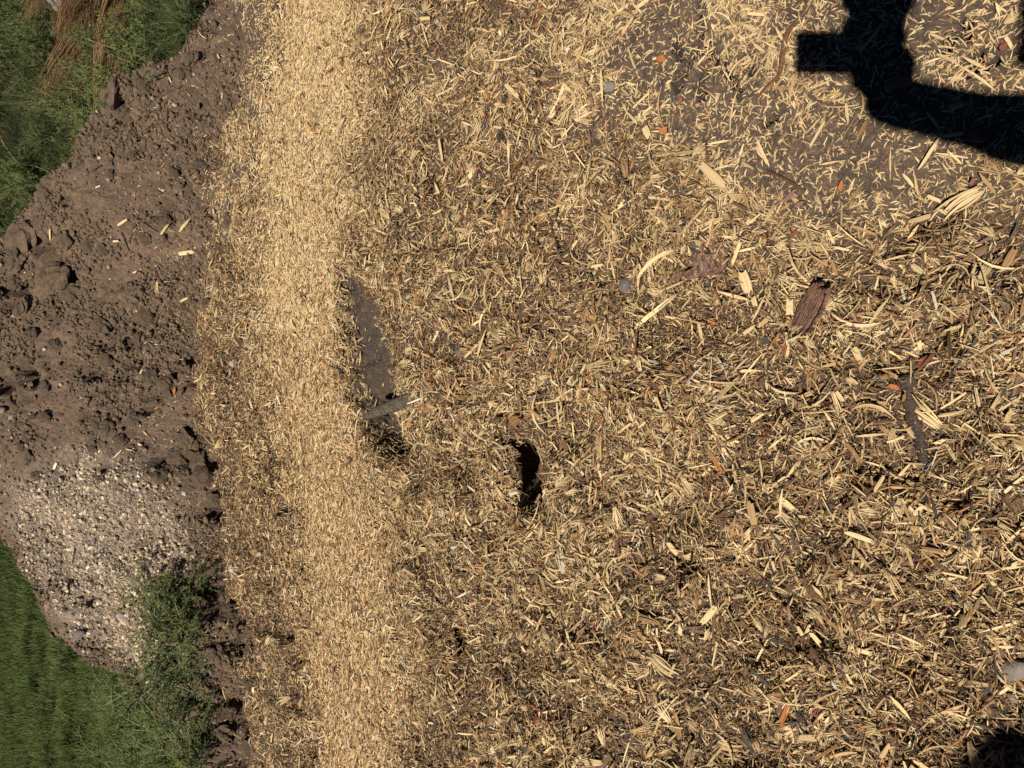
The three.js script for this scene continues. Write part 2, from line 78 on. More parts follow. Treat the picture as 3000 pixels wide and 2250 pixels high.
const PEBBLES = [[-0.422,-3.067,0.006,0],[-0.441,-3.058,0.006,3],[-0.436,-2.943,0.006,0],[-0.444,-2.85,0.008,2],[-0.455,-2.817,0.006,0],[-0.483,-2.829,0.007,0],[-0.499,-3.045,0.006,1],[-0.503,-3.015,0.005,1],[-0.505,-2.999,0.005,1],[-0.523,-3.012,0.009,0],[-0.507,-2.969,0.007,2],[-0.513,-2.861,0.006,0],[-0.526,-2.872,0.005,0],[-0.537,-2.909,0.008,1],[-0.536,-2.888,0.005,1],[-0.538,-2.857,0.006,0],[-0.56,-2.895,0.006,0],[-0.562,-2.861,0.006,0],[-0.567,-2.841,0.005,1],[-0.558,-2.813,0.007,1],[-0.534,-2.802,0.009,1],[-0.563,-2.785,0.006,0],[-0.579,-2.833,0.006,0],[-0.591,-2.809,0.006,0],[-0.595,-2.836,0.005,1],[-0.61,-2.834,0.005,2],[-0.603,-2.772,0.01,1],[-0.611,-2.722,0.007,0],[-0.583,-2.719,0.004,0],[-0.555,-3.005,0.006,1],[-0.557,-2.98,0.005,1],[-0.566,-2.956,0.005,1],[-0.568,-3.006,0.005,1],[-0.645,-2.793,0.005,3],[-0.669,-2.836,0.006,1],[-0.691,-3.071,0.007,1],[-0.689,-2.961,0.007,2],[-0.571,-2.551,0.005,1],[-0.563,-2.64,0.003,1],[-0.579,-2.611,0.004,1],[-0.348,-2.696,0.006,2],[-0.365,-2.665,0.007,2],[-0.379,-2.71,0.005,1],[-0.39,-2.683,0.005,1],[-0.39,-2.663,0.004,0],[-0.412,-2.659,0.007,4],[-0.421,-2.633,0.007,1],[-0.169,-3.207,0.01,4],[-0.292,-3.271,0.006,3],[-0.216,-3.152,0.007,0],[-0.394,-3.285,0.008,0],[-0.13,-3.196,0.005,0],[-0.347,-3.251,0.006,1],[-0.562,-3.184,0.009,1],[-0.477,-3.121,0.007,0],[-0.517,-3.113,0.008,4],[-0.568,-3.229,0.007,0],[-0.365,-3.242,0.007,0],[-0.343,-3.208,0.006,1],[-0.498,-3.293,0.007,0],[-0.413,-2.908,0.006,0],[-0.403,-2.958,0.004,3],[-0.397,-3.01,0.006,0],[-0.383,-2.992,0.006,0],[-0.397,-2.927,0.006,2],[-0.423,-2.929,0.004,3],[-0.437,-2.88,0.008,2],[-0.329,-2.427,0.004,3],[-0.112,-2.587,0.007,0],[-0.469,-2.596,0.004,1],[-0.152,-2.683,0.004,0],[-0.614,-3.069,0.004,1],[-0.763,-2.722,0.016,0],[-0.779,-2.711,0.012,0],[-0.853,-2.925,0.016,1],[-0.775,-2.79,0.011,1],[-0.435,-2.845,0.012,0],[0.89,-1.689,0.008,1],[0.619,-0.923,0.012,0],[0.206,-0.892,0.013,1],[0.075,-1.352,0.012,1],[0.083,-1.309,0.009,1],[-0.598,-2.129,0.009,1],[-0.138,-0.318,0.012,1],[-0.436,-0.198,0.019,0],[-0.483,-0.199,0.007,0],[-0.219,-0.744,0.004,3],[0.519,-2.223,0.004,3],[0.306,-2.409,0.008,0],[0.214,-2.36,0.013,0],[0.071,-2.341,0.009,1],[0.063,-2.356,0.011,2],[-0.075,-2.265,0.008,1],[0.512,-2.192,0.006,0],[0.312,-1.436,0.008,0],[0.554,-2.447,0.009,0],[0.575,-2.433,0.008,0],[-0.006,-3.218,0.017,0],[-0.048,-3.235,0.019,0],[0.018,-3.234,0.012,0],[-0.091,-3.216,0.014,0],[-0.12,-3.196,0.013,0],[-0.143,-2.21,0.006,1],[0.101,-1.565,0.005,0]];
const CLODS = [[0.967,-2.725,0.045],[0.917,-2.746,0.032],[1.434,-3.539,0.045],[0.967,-2.608,0.022],[1.05,-2.473,0.029],[1.003,-2.491,0.024],[0.381,-3.04,0.069],[0.481,-3.083,0.031],[0.269,-3.136,0.031],[0.524,-3.193,0.048],[0.439,-3.201,0.036],[0.067,-2.591,0.031],[0.02,-2.697,0.032],[0.008,-2.646,0.028],[-0.029,-2.623,0.021],[0.312,-2.976,0.028],[0.666,-3.026,0.035],[0.499,-2.976,0.028],[0.472,-2.899,0.026],[0.458,-2.857,0.021],[0.577,-3.091,0.033],[-0.187,-2.579,0.039],[-0.244,-2.614,0.032],[-0.253,-2.501,0.029],[-0.307,-2.458,0.033],[-0.331,-2.521,0.029],[-0.372,-2.43,0.022],[-0.3,-2.629,0.023],[-0.145,-2.801,0.028],[-0.121,-2.734,0.023],[-0.134,-2.85,0.021],[-0.19,-2.76,0.025],[-0.215,-2.868,0.023],[-0.222,-3.171,0.017],[-0.258,-3.145,0.017],[-0.186,-3.154,0.014],[-0.317,-3.121,0.017],[-0.634,-2.411,0.029],[-0.675,-2.383,0.026],[-0.697,-2.416,0.022],[-0.717,-2.317,0.024],[-0.793,-2.261,0.028],[-0.819,-2.213,0.025],[-0.917,-2.237,0.021],[-1.057,-2.371,0.033],[-1.11,-2.351,0.026],[-0.998,-2.275,0.023],[-1.146,-2.256,0.03],[-0.845,-2.34,0.022],[0.355,-3.198,0.026],[0.307,-3.219,0.022],[0.134,-2.755,0.021],[0.227,-2.727,0.023],[0.205,-2.846,0.026],[0.076,-2.867,0.023],[0.157,-2.747,0.019],[0.447,-2.429,0.016],[0.522,-2.36,0.018],[0.006,-2.419,0.011],[0.125,-2.302,0.01],[-0.06,-2.302,0.01],[0.485,-2.683,0.018],[0.55,-2.631,0.023],[0.633,-2.52,0.02],[0.721,-2.486,0.018],[0.703,-2.581,0.02],[0.752,-2.684,0.018],[0.577,-2.485,0.016],[0.691,-2.755,0.018],[0.872,-2.398,0.015],[0.918,-2.455,0.013],[0.26,-2.628,0.014],[0.267,-2.5,0.016],[0.172,-3.081,0.026],[0.136,-3.007,0.021],[0.078,-3.119,0.026],[-0.006,-3.017,0.024],[-0.066,-3.164,0.022],[-0.113,-3.055,0.024]];
const WEEDS_TOP = [[1.205,-2.424],[1.173,-2.443],[1.321,-2.869],[1.325,-2.557],[1.419,-3.038],[1.531,-3.272],[1.313,-2.988],[1.348,-3.173],[1.444,-3.387],[1.419,-3.492],[1.505,-3.724],[1.561,-3.614],[1.488,-3.879],[1.591,-3.962],[1.508,-4.13],[1.464,-4.217],[1.614,-4.272],[1.459,-4.402],[1.554,-4.435],[1.416,-4.599],[1.36,-4.757],[1.49,-4.61],[1.331,-4.889],[1.302,-5.135],[1.259,-5.334],[1.437,-4.954],[1.219,-5.59],[1.145,-5.805],[1.086,-6.011]];
const WEEDS_LOW = [[-0.637,-2.457],[-0.662,-2.502],[-0.699,-2.449],[-0.722,-2.495],[-0.768,-2.538],[-0.758,-2.445],[-0.775,-2.395],[-0.815,-2.461],[-0.856,-2.518],[-0.844,-2.423],[-0.933,-2.581],[-0.92,-2.495],[-0.933,-2.428],[-1.002,-2.653],[-1.01,-2.562],[-1.018,-2.476],[-1.056,-2.427],[-1.315,-3.315],[-1.285,-3.056],[-1.128,-2.541],[-1.155,-2.451],[-1.409,-3.524],[-1.432,-3.283],[-1.36,-2.93],[-1.252,-2.571],[-1.239,-2.456],[-1.582,-3.593],[-1.552,-3.3],[-1.439,-3.776],[-1.388,-3.932],[-0.68,-2.598],[-0.686,-2.544],[-1.176,-2.393],[-1.237,-2.405],[-1.602,-3.794],[-1.788,-3.965],[-1.503,-3.06]];
const GRAVEL = [[-0.41,-2.803,0.196,1],[-0.428,-2.688,0.137,1],[-0.622,-2.997,0.225,1],[-0.749,-2.778,0.195,1],[-0.653,-2.679,0.182,1],[-0.447,-3.062,0.179,0.8],[-0.873,-2.648,0.147,1],[-0.321,-2.905,0.105,0.6],[-0.905,-2.467,0.11,0.5],[-1.34,-3.021,0.157,0.5],[-0.456,-3.208,0.122,0.6],[-0.533,-2.541,0.067,0.6]];

// ---------------------------------------------------------------- the lie of the land
function blobs(list, x, z, sharp) { let s = 0; for (const p of list) { const r = p[2], dx = x - p[0], dz = z - p[1]; if (Math.abs(dx) > r * 2.2 || Math.abs(dz) > r * 2.2) continue; const q = (dx * dx + dz * dz) / (r * r); s += p[3] * (sharp ? 1 / (1 + q * q * q) : Math.exp(-q)); } return s; }
function polyDist(pts, x, z, out) { let best = 1e9; for (let k = 1; k < pts.length; k++) { const a = pts[k - 1], b = pts[k], ux = b[0] - a[0], uz = b[1] - a[1]; const t = clamp(((x - a[0]) * ux + (z - a[1]) * uz) / (ux * ux + uz * uz), 0, 1); const d = Math.hypot(x - a[0] - ux * t, z - a[1] - uz * t); if (d < best) { best = d; if (out) { out.k = k - 1; out.t = t; } } } return best; }
const wob = (x, z) => 0.085 * fbm(x * 5, z * 5 + 5, 3);
const edgeZ = (x) => table(EDGE, x, 1);
function bare(x, z) { const s = blobs(SOIL, x, z), near = sstep(0.22, 0.02, Math.abs(edgeZ(x) - z)); return clamp(1 - Math.exp(-1.9 * s) + near * 0.35 + 0.5 * fbm(x * 8 + 3, z * 8, 3) * (0.45 + 0.55 * Math.min(1, s + near)) - 0.04, 0, 1); }
const bandS = (x, z) => (z + wob(x, z) - table(BAND, x, 1)) / table(BAND, x, 2);      // -1 far side .. 1 near side of the worn sawdust track
const inBand = (x, z) => 1 - sstep(0.5, 1.45, Math.abs(bandS(x, z)));
const inBerm = (x, z) => sstep(-0.02, 0.06, edgeZ(x) - z + wob(x, z) * 1.6);
function macro(x, z) {
  const zE = edgeZ(x); if (z > zE) return 0;
  const zC = Math.min(table(CREST, x, 1), zE - 0.05), yC = table(CREST, x, 2), L = table(CREST, x, 3);
  if (z > zC) { const t = (zE - z) / (zE - zC); return yC * (1.3 * t - 0.3 * t * t); }
  return yC - (0.6 + yC) * (1 - Math.exp(-(zC - z) / L));
}
const hit = { k: 0, t: 0 };
function trench(x, z) { // depth 0..1 of the cut beside the track
  if (x > 0.55 || x < -0.4 || z < -2.2 || z > -1.3) return 0;
  const d = polyDist(TRENCH, x, z, hit) + 0.012 * sn(x * 40, z * 40), w = lerp(TRENCH_W[hit.k], TRENCH_W[hit.k + 1], hit.t);
  return 1 - sstep(0.55, 1.15, d / w);
}
const nearCut = (x, z) => x > 0.6 || x < -0.5 || z < -2.2 || z > -1.1 ? 1 : sstep(0.1, 0.3, polyDist(TRENCH, x, z));
const clump = (x, z) => sstep(-0.22, 0.22, fbm(x * 10 + 2, z * 10, 3));
function height(x, z) {          // without the finest grain
  let y = macro(x, z);
  const far = Math.max(Math.abs(x) - 3, -z - 5, z - 1.5);
  if (far > 0) return y + 0.02 * fbm(x * 0.8, z * 0.8, 3) - 0.0 * far;
  const berm = inBerm(x, z), br = bare(x, z), band = inBand(x, z), s = bandS(x, z);
  const mulch = (1 - berm) * (1 - 0.75 * br) * (1 - band);
  y += mulch * (0.024 * (clump(x, z) - 0.6) + 0.036 * fbm(x * 4.5, z * 4.5, 3) + 0.016 * fbm(x * 15 + 9, z * 15, 2)) + (1 - berm) * (s > 0 ? 0.045 * sstep(0.9, 2.0, s) * (1 - 0.4 * br) * nearCut(x, z) : 0.025 * sstep(0.9, 1.3, -s) * (1 - berm));
  y += 0.008 * (1 - berm) * fbm(x * 6, z * 6 + 40, 2) * (br + band);
  y -= trench(x, z) * (0.06 + 0.05 * sstep(0.05, -0.1, x));
  y -= (1 - berm) * blobs(HOLES, x, z, true);
  if (berm > 0) {
    const n1 = fbm(x * 5 + 1, z * 5, 3), n2 = fbm(x * 22, z * 22 + 8, 3), rid = 1 - Math.abs(fbm(x * 11 + 70, z * 11, 3)) * 2.2, broken = sstep(-0.15, 0.3, fbm(x * 3.5 + 33, z * 3.5, 2));
    y += berm * (0.07 * n1 + (0.004 + 0.034 * broken) * n2 + (0.003 + 0.024 * broken) * rid);
    y -= berm * blobs(PITS, x, z, true) * 1.7;
  }
  return y;
}
function crackDepth(x, z) { if (x < 0.25 || z > -0.1 || z < -1.1) return 0; let m = 0; for (const c of CRACKS) { const a = c[0]; if (Math.abs(x - a[0]) > 0.3 || Math.abs(z - a[1]) > 0.3) continue; const d = polyDist(c, x, z) + 0.004 * sn(x * 60, z * 60); m = Math.max(m, 1 - sstep(0.003, 0.01, d)); } return m; }
function fineHeight(x, z) {
  let y = height(x, z); if (Math.abs(x) > 2.6 || z < -4 || z > 1) return y;
  const berm = inBerm(x, z);
  y += (0.003 + 0.005 * berm) * fbm(x * 60, z * 60, 3) + (0.0015 + 0.003 * berm) * sn(x * 210, z * 210);
  y -= 0.05 * crackDepth(x, z);
  return y;
}
function lipTop(x, z) { for (const [lx, lz, r] of LIPS) { const dx = x - lx, dz = z - lz; if (Math.abs(dx) > r * 1.3 || Math.abs(dz) > r) continue; const q = (dx * dx) / (r * r * 1.44) + (dz * dz) / (r * r * 0.7); if (q < 1) return LIPY.get(lx) + r * 0.42 * Math.sqrt(1 - q); } return -9; }
const LIPY = new Map();
for (const [lx, lz, r] of LIPS) LIPY.set(lx, height(lx, lz - r * 1.3) - 0.006 - r * 0.1);
const top = (x, z) => Math.max(height(x, z), lipTop(x, z));
function normalAt(x, z, out) { const e = 0.012, hx = clamp(top(x + e, z) - top(x - e, z), -0.03, 0.03), hz = clamp(top(x, z + e) - top(x, z - e), -0.03, 0.03); return out.set(-hx, 2 * e, -hz).normalize(); }

// ---------------------------------------------------------------- textures: grain and grit only
function dataTex(w, h, fn, srgb) { const d = new Uint8Array(w * h * 4); for (let j = 0; j < h; j++) for (let i = 0; i < w; i++) { const c = fn(i, j), k = (j * w + i) * 4; d[k] = clamp(c[0], 0, 1) * 255; d[k + 1] = clamp(c[1], 0, 1) * 255; d[k + 2] = clamp(c[2], 0, 1) * 255; d[k + 3] = 255; }
  const t = new THREE.DataTexture(d, w, h); t.wrapS = t.wrapT = THREE.RepeatWrapping; t.magFilter = THREE.LinearFilter; t.minFilter = THREE.LinearMipmapLinearFilter; t.generateMipmaps = true; if (srgb) t.colorSpace = THREE.SRGBColorSpace; t.needsUpdate = true; return t; }
const tileNoise = (i, j, n, f, s) => { const x = i / n * f, y = j / n * f, a = Math.floor(x), b = Math.floor(y); let u = x - a, v = y - b; u = u * u * (3 - 2 * u); v = v * v * (3 - 2 * v); const q = (p, r) => hash(((p % f) + f) % f + s * 131, ((r % f) + f) % f + s * 17); return lerp(lerp(q(a, b), q(a + 1, b), u), lerp(q(a, b + 1), q(a + 1, b + 1), u), v); };
const gritTex = dataTex(1024, 1024, (i, j) => { const a = tileNoise(i, j, 1024, 256, 1), b = tileNoise(i, j, 1024, 90, 2), c = tileNoise(i, j, 1024, 24, 3), sp = tileNoise(i, j, 1024, 340, 4); let v = 0.82 + 0.22 * (a - 0.5) + 0.22 * (b - 0.5) + 0.16 * (c - 0.5); if (sp > 0.86) v += 0.22; const w = 0.03 * (c - 0.5); return [v + w, v, v - w]; }, true);
const gritBump = dataTex(1024, 1024, (i, j) => { const v = 0.45 * tileNoise(i, j, 1024, 256, 1) + 0.35 * tileNoise(i, j, 1024, 90, 2) + 0.2 * tileNoise(i, j, 1024, 40, 7); return [v, v, v]; });
const grainTex = dataTex(64, 64, (i, j) => { const a = tileNoise(i, j, 64, 32, 5), v0 = hash(j, 3), streak = 0.78 + 0.22 * (0.6 * v0 + 0.4 * hash(j >> 1, 9)); const v = streak * (0.92 + 0.08 * a) * (hash(j, 77) < 0.12 ? 0.72 : 1); return [v, v * 0.985, v * 0.95]; }, true);

// ---------------------------------------------------------------- ground, one sheet out to the horizon
{
  const axis = (spans) => { const a = []; for (const [from, to, step, grow] of spans) { let v = from, s = step; while (v < to - 1e-6) { a.push(v); v += s; s *= grow || 1; } } return a; };
  const xs = axis([[0, 0.95, 0.0048], [0.95, 1.9, 0.0085], [1.9, 3.2, 0.03], [3.2, 120, 0.05, 1.25]]);
  const X = [...xs.slice(1).map((v) => -v).reverse(), ...xs, 130]; X.unshift(-130);
  const za = axis([[0, 1.55, 0.0048], [1.55, 3.55, 0.0078], [3.55, 5, 0.03], [5, 120, 0.06, 1.25]]), zb = axis([[0.005, 0.2, 0.006], [0.2, 1.2, 0.03], [1.2, 120, 0.05, 1.3]]);
  const Z = [...za.map((v) => -v).reverse(), ...zb, 130]; Z.unshift(-130);
  const nx = X.length, nz = Z.length, pos = new Float32Array(nx * nz * 3), col = new Float32Array(nx * nz * 3), uv = new Float32Array(nx * nz * 2);
  let k = 0;
  for (let j = 0; j < nz; j++) for (let i = 0; i < nx; i++, k++) {
    const x = X[i], z = Z[j]; pos[3 * k] = x; pos[3 * k + 1] = fineHeight(x, z); pos[3 * k + 2] = z; uv[2 * k] = x / 0.45; uv[2 * k + 1] = z / 0.45;
    const n1 = fbm(x * 3, z * 3, 3), n2 = fbm(x * 30, z * 30, 2), n3 = noise(x * 330, z * 330), n4 = noise(x * 160 + 50, z * 160);
    let c = [0.1 + 0.03 * n1 + 0.02 * n2, 0.068 + 0.02 * n1 + 0.014 * n2, 0.046 + 0.011 * n1 + 0.008 * n2];
    const near = Math.abs(x) < 3.4 && z > -5 && z < 1.5;
    if (near) {
      const berm = inBerm(x, z), br = bare(x, z), band = inBand(x, z), gv = clamp(blobs(GRAVEL, x, z) + 0.35 * n1, 0, 1) * berm, tr = trench(x, z);
      c = c.map((v, q) => v * (1 + berm * [0.42, 0.36, 0.28][q]) * (1 - 0.3 * tr)); // damp earth in the fresh cut
      if (n4 > 0.72 && berm < 0.5) c = c.map((v, q) => v * 1.35);
      const lit = (1 - berm) * (1 - br) * (1 - tr);
      const litter = n3 > 0.55 ? [0.18, 0.11, 0.055] : [0.08, 0.05, 0.029];
      const saw = n3 > 0.4 ? [0.52, 0.43, 0.285] : [0.3, 0.24, 0.16];
      c = c.map((v, q) => lerp(v, litter[q], lit * (1 - band) * 0.7)); c = c.map((v, q) => lerp(v, saw[q], band * (1 - tr) * (1 - br * 0.8)));
      const gr = n3 > 0.5 ? [0.34, 0.275, 0.21] : [0.2, 0.155, 0.115]; c = c.map((v, q) => lerp(v, gr[q], sstep(0.2, 1.1, gv + 0.35 * n2 + 0.3 * fbm(x * 9, z * 9, 2)) * 0.7));
      const over = sstep(0.1, 0.5, table(CREST, x, 1) - z); c = c.map((v, q) => lerp(v, [0.042, 0.043, 0.022][q], over));
    } else if (z < -2 || Math.abs(x) > 3.4) { const gN = 0.5 + 0.5 * fbm(x, z, 3); c = [0.04 + 0.016 * gN, 0.058 + 0.02 * gN, 0.02 + 0.007 * gN]; }
    col[3 * k] = c[0]; col[3 * k + 1] = c[1]; col[3 * k + 2] = c[2];
  }
  const idx = new Uint32Array((nx - 1) * (nz - 1) * 6); let q = 0;
  for (let j = 0; j < nz - 1; j++) for (let i = 0; i < nx - 1; i++) { const a = j * nx + i, b = a + 1, c = a + nx, d = c + 1; idx[q++] = a; idx[q++] = c; idx[q++] = b; idx[q++] = b; idx[q++] = c; idx[q++] = d; }
  const g = new THREE.BufferGeometry(); g.setAttribute('position', new THREE.BufferAttribute(pos, 3)); g.setAttribute('color', new THREE.BufferAttribute(col, 3)); g.setAttribute('uv', new THREE.BufferAttribute(uv, 2)); g.setIndex(new THREE.BufferAttribute(idx, 1)); g.computeVertexNormals();
  const m = mesh('ground', g, new THREE.MeshStandardMaterial({ vertexColors: true, map: gritTex, bumpMap: gritBump, bumpScale: 0.004, roughness: 1 }), scene);
  m.userData.kind = 'structure';
}

// ---------------------------------------------------------------- shapes of shredded wood (unit length along x)
function pack(P, U, I) { const g = new THREE.BufferGeometry(); g.setAttribute('position', new THREE.Float32BufferAttribute(P, 3)); g.setAttribute('uv', new THREE.Float32BufferAttribute(U, 2)); g.setIndex(I); g.computeVertexNormals(); return g; }
function strip(n, r, { w = 0.1, t = 0.05, bend = 0, lift = 0, taper = 0.25, rough = 0.15, x0 = -0.5, x1 = 0.5, yaw = 0, oz = 0, twist = 0 } = {}) {
  const P = [], U = [], I = [], ph = r() * 6, tz = r() * 0.6 - 0.3;
  for (let i = 0; i <= n; i++) {
    const s = i / n, e = Math.min(s, 1 - s) * 2, prof = lerp(taper, 1, Math.pow(Math.min(1, e * 1.6), 0.7)) * (1 + rough * (r() - 0.5) * 2), hw = w / 2 * prof, ht = t / 2 * lerp(0.5, 1, e);
    const lx = x0 + (x1 - x0) * s, lz0 = bend * (4 * (s - 0.5) * (s - 0.5) - 0.5) + oz + (r() - 0.5) * rough * w * 0.5, ly = lift * (1 - 4 * (s - 0.5) * (s - 0.5)), tw = tz + twist * (s - 0.5);
    const cx = lx * Math.cos(yaw) - (lz0 - oz) * Math.sin(yaw), cz = oz + lx * Math.sin(yaw) * 1 + (lz0 - oz) * Math.cos(yaw);
    const px = -Math.sin(yaw), pz = Math.cos(yaw);
    for (const [a, b] of [[-1, 1], [1, 1], [1, -1], [-1, -1]]) { const ww = a * hw * Math.cos(tw) - b * ht * Math.sin(tw), hh = a * hw * Math.sin(tw) + b * ht * Math.cos(tw); P.push(cx + px * ww, ly + hh, cz + pz * ww); U.push(s * 0.8 + ph, (a * 0.5 + 0.5) * w * 4 + (b < 0 ? 0.5 : 0) + ph); }
  }
  for (let i = 0; i < n; i++) for (let k = 0; k < 4; k++) { const a = i * 4 + k, b = i * 4 + (k + 1) % 4, c = a + 4, d = b + 4; I.push(a, c, b, b, c, d); }
  I.push(0, 1, 2, 0, 2, 3); const e = n * 4; I.push(e, e + 2, e + 1, e, e + 3, e + 2);
  return pack(P, U, I);
}
function slab(nx, nz, r, { w = 0.3, t = 0.07, jag = 0.1, ridge = 0.02, lift = 0 } = {}) { // a split flat chip with jagged ends and raised fibres
  const P = [], U = [], I = [], e0 = [], e1 = [], ph = r() * 5, rz = [];
  for (let k = 0; k <= nz; k++) { e0.push(r() * jag); e1.push(r() * jag); rz.push((r() - 0.5) * 2 * ridge); }
  for (let side = 0; side < 2; side++) for (let i = 0; i <= nx; i++) for (let k = 0; k <= nz; k++) {
    const s = i / nx, v = k / nz, x = lerp(-0.5 + e0[k], 0.5 - e1[k], s), wide = w * (0.75 + 0.25 * Math.sin(Math.PI * clamp(s * 0.9 + 0.08, 0, 1))) + (k === 0 || k === nz ? (r() - 0.5) * w * 0.1 : 0);
    const y = (side ? -t / 2 : t / 2 * (k === 0 || k === nz ? 0.4 : 1)) + (side ? 0 : rz[k] + (r() - 0.5) * ridge * 0.5) + lift * (1 - 4 * (s - 0.5) * (s - 0.5));
    P.push(x, y, (v - 0.5) * wide); U.push(s * 0.7 + ph, v * w * 2.2 + ph);
  }
  const N = (nx + 1) * (nz + 1), id = (q, i, k) => q * N + i * (nz + 1) + k;
  for (let i = 0; i < nx; i++) for (let k = 0; k < nz; k++) { I.push(id(0, i, k), id(0, i, k + 1), id(0, i + 1, k), id(0, i + 1, k), id(0, i, k + 1), id(0, i + 1, k + 1)); I.push(id(1, i, k), id(1, i + 1, k), id(1, i, k + 1), id(1, i + 1, k), id(1, i + 1, k + 1), id(1, i, k + 1)); }
  const wall = (a, b, c, d) => I.push(a, c, b, b, c, d);
  for (let i = 0; i < nx; i++) { wall(id(0, i, 0), id(0, i + 1, 0), id(1, i, 0), id(1, i + 1, 0)); wall(id(0, i + 1, nz), id(0, i, nz), id(1, i + 1, nz), id(1, i, nz)); }
  for (let k = 0; k < nz; k++) { wall(id(0, 0, k + 1), id(0, 0, k), id(1, 0, k + 1), id(1, 0, k)); wall(id(0, nx, k), id(0, nx, k + 1), id(1, nx, k), id(1, nx, k + 1)); }
  return pack(P, U, I);
}
function frayed(n, r, spread, w, seg = 4) { // a bundle of fibres joined at one end
  const g = []; for (let k = 0; k < n; k++) { const yaw = (k / (n - 1) - 0.5) * spread + (r() - 0.5) * 0.1, len = 0.65 + 0.35 * r(); g.push(strip(seg, r, { w: w * (0.7 + 0.6 * r()), t: w * 0.5, bend: (r() - 0.5) * 0.12, lift: r() * 0.07, taper: 0.2, x0: 0, x1: len, yaw, oz: (k / (n - 1) - 0.5) * w * n * 0.55, twist: (r() - 0.5) })); }
  const m = mergeGeometries(g); m.translate(-0.48, 0, 0); return m;
}
const VR = rng(21);
const SLIVERS = [0, 1, 2, 3, 4].map((k) => strip(3, VR, { w: 0.1 + 0.02 * k, t: 0.06, bend: (VR() - 0.5) * 0.12, lift: VR() * 0.04, taper: [0.1, 0.6, 0.25, 0.8, 0.15][k], twist: (VR() - 0.5) * 0.8 }));
const CURLS = [0, 1, 2].map((k) => strip(5, VR, { w: 0.06, t: 0.045, bend: [0.25, -0.35, 0.15][k], lift: [0.05, 0.08, 0.14][k], taper: 0.3, twist: 1 }));
const SLABS = [0, 1, 2].map(() => slab(3, 2, VR, { w: 0.3, t: 0.07, jag: 0.2, ridge: 0.02 }));
const TUFTS = [0, 1, 2].map((k) => frayed(4 + k, VR, 0.25 + 0.2 * k, 0.042, 3));
const DUST = [0, 1, 2].map((k) => strip(2, VR, { w: 0.16, t: 0.08, bend: (VR() - 0.5) * 0.2, lift: 0.02, taper: [0.2, 0.6, 0.4][k] }));
// linear base colours of fresh, weathered and barky wood
const TONES = [[0.70, 0.53, 0.295], [0.52, 0.345, 0.165], [0.36, 0.205, 0.088], [0.165, 0.09, 0.042], [0.055, 0.042, 0.032], [0.45, 0.15, 0.03], [0.24, 0.065, 0.035], [0.27, 0.13, 0.105], [0.74, 0.68, 0.54]];
const woodMat = new THREE.MeshStandardMaterial({ map: grainTex, roughness: 0.72, flatShading: true });

// ---------------------------------------------------------------- mulch, sawdust and crumbs that nobody could count
class Heap {
  constructor(name, label, category) { this.g = new THREE.Group(); this.g.name = name; this.g.userData = { kind: 'stuff', label, category }; this.sets = new Map(); scene.add(this.g); }
  put(geo, m, c) { let s = this.sets.get(geo); if (!s) this.sets.set(geo, s = { m: [], c: [] }); for (let k = 0; k < 16; k++) s.m.push(m.elements[k]); s.c.push(c[0], c[1], c[2]); }
  done(names, mat) { let n = 0; for (const [geo, s] of this.sets) { const cnt = s.c.length / 3, im = new THREE.InstancedMesh(geo, mat, cnt); im.instanceMatrix.array.set(s.m); im.instanceColor = new THREE.InstancedBufferAttribute(new Float32Array(s.c), 3); im.name = names(geo); im.userData.kind = 'stuff'; im.castShadow = im.receiveShadow = true; this.g.add(im); n += cnt; } return n; }
}
const nrm = new THREE.Vector3(), q1 = new THREE.Quaternion(), q2 = new THREE.Quaternion(), ax = new THREE.Vector3(), UP = new THREE.Vector3(0, 1, 0), M4 = new THREE.Matrix4(), V3 = new THREE.Vector3(), S3 = new THREE.Vector3();
function lay(x, z, up, yaw, tilt, roll, sx, sy, sz) { // a matrix for a piece lying on the ground
  normalAt(x, z, nrm); q1.setFromUnitVectors(UP, nrm); q2.setFromAxisAngle(UP, yaw); q1.multiply(q2); ax.set(0, 0, 1); q2.setFromAxisAngle(ax, tilt); q1.multiply(q2); ax.set(1, 0, 0); q2.setFromAxisAngle(ax, roll); q1.multiply(q2);
  return M4.compose(V3.set(x + nrm.x * up, top(x, z) + nrm.y * up, z + nrm.z * up), q1, S3.set(sx, sy, sz));
}
function tone(weights, r) { let t = r(), k = 0; while (t > weights[k] && k < weights.length - 1) { t -= weights[k]; k++; } const c = TONES[k], v = 0.82 + 0.36 * r(), w = 0.96 + 0.08 * r(); return [Math.min(c[0] * v, 0.8), Math.min(c[1] * v * w, 0.72), Math.min(c[2] * v * w * w, 0.6)]; }
const halfWidth = (z) => 0.78 + 0.36 * Math.max(0, -z);
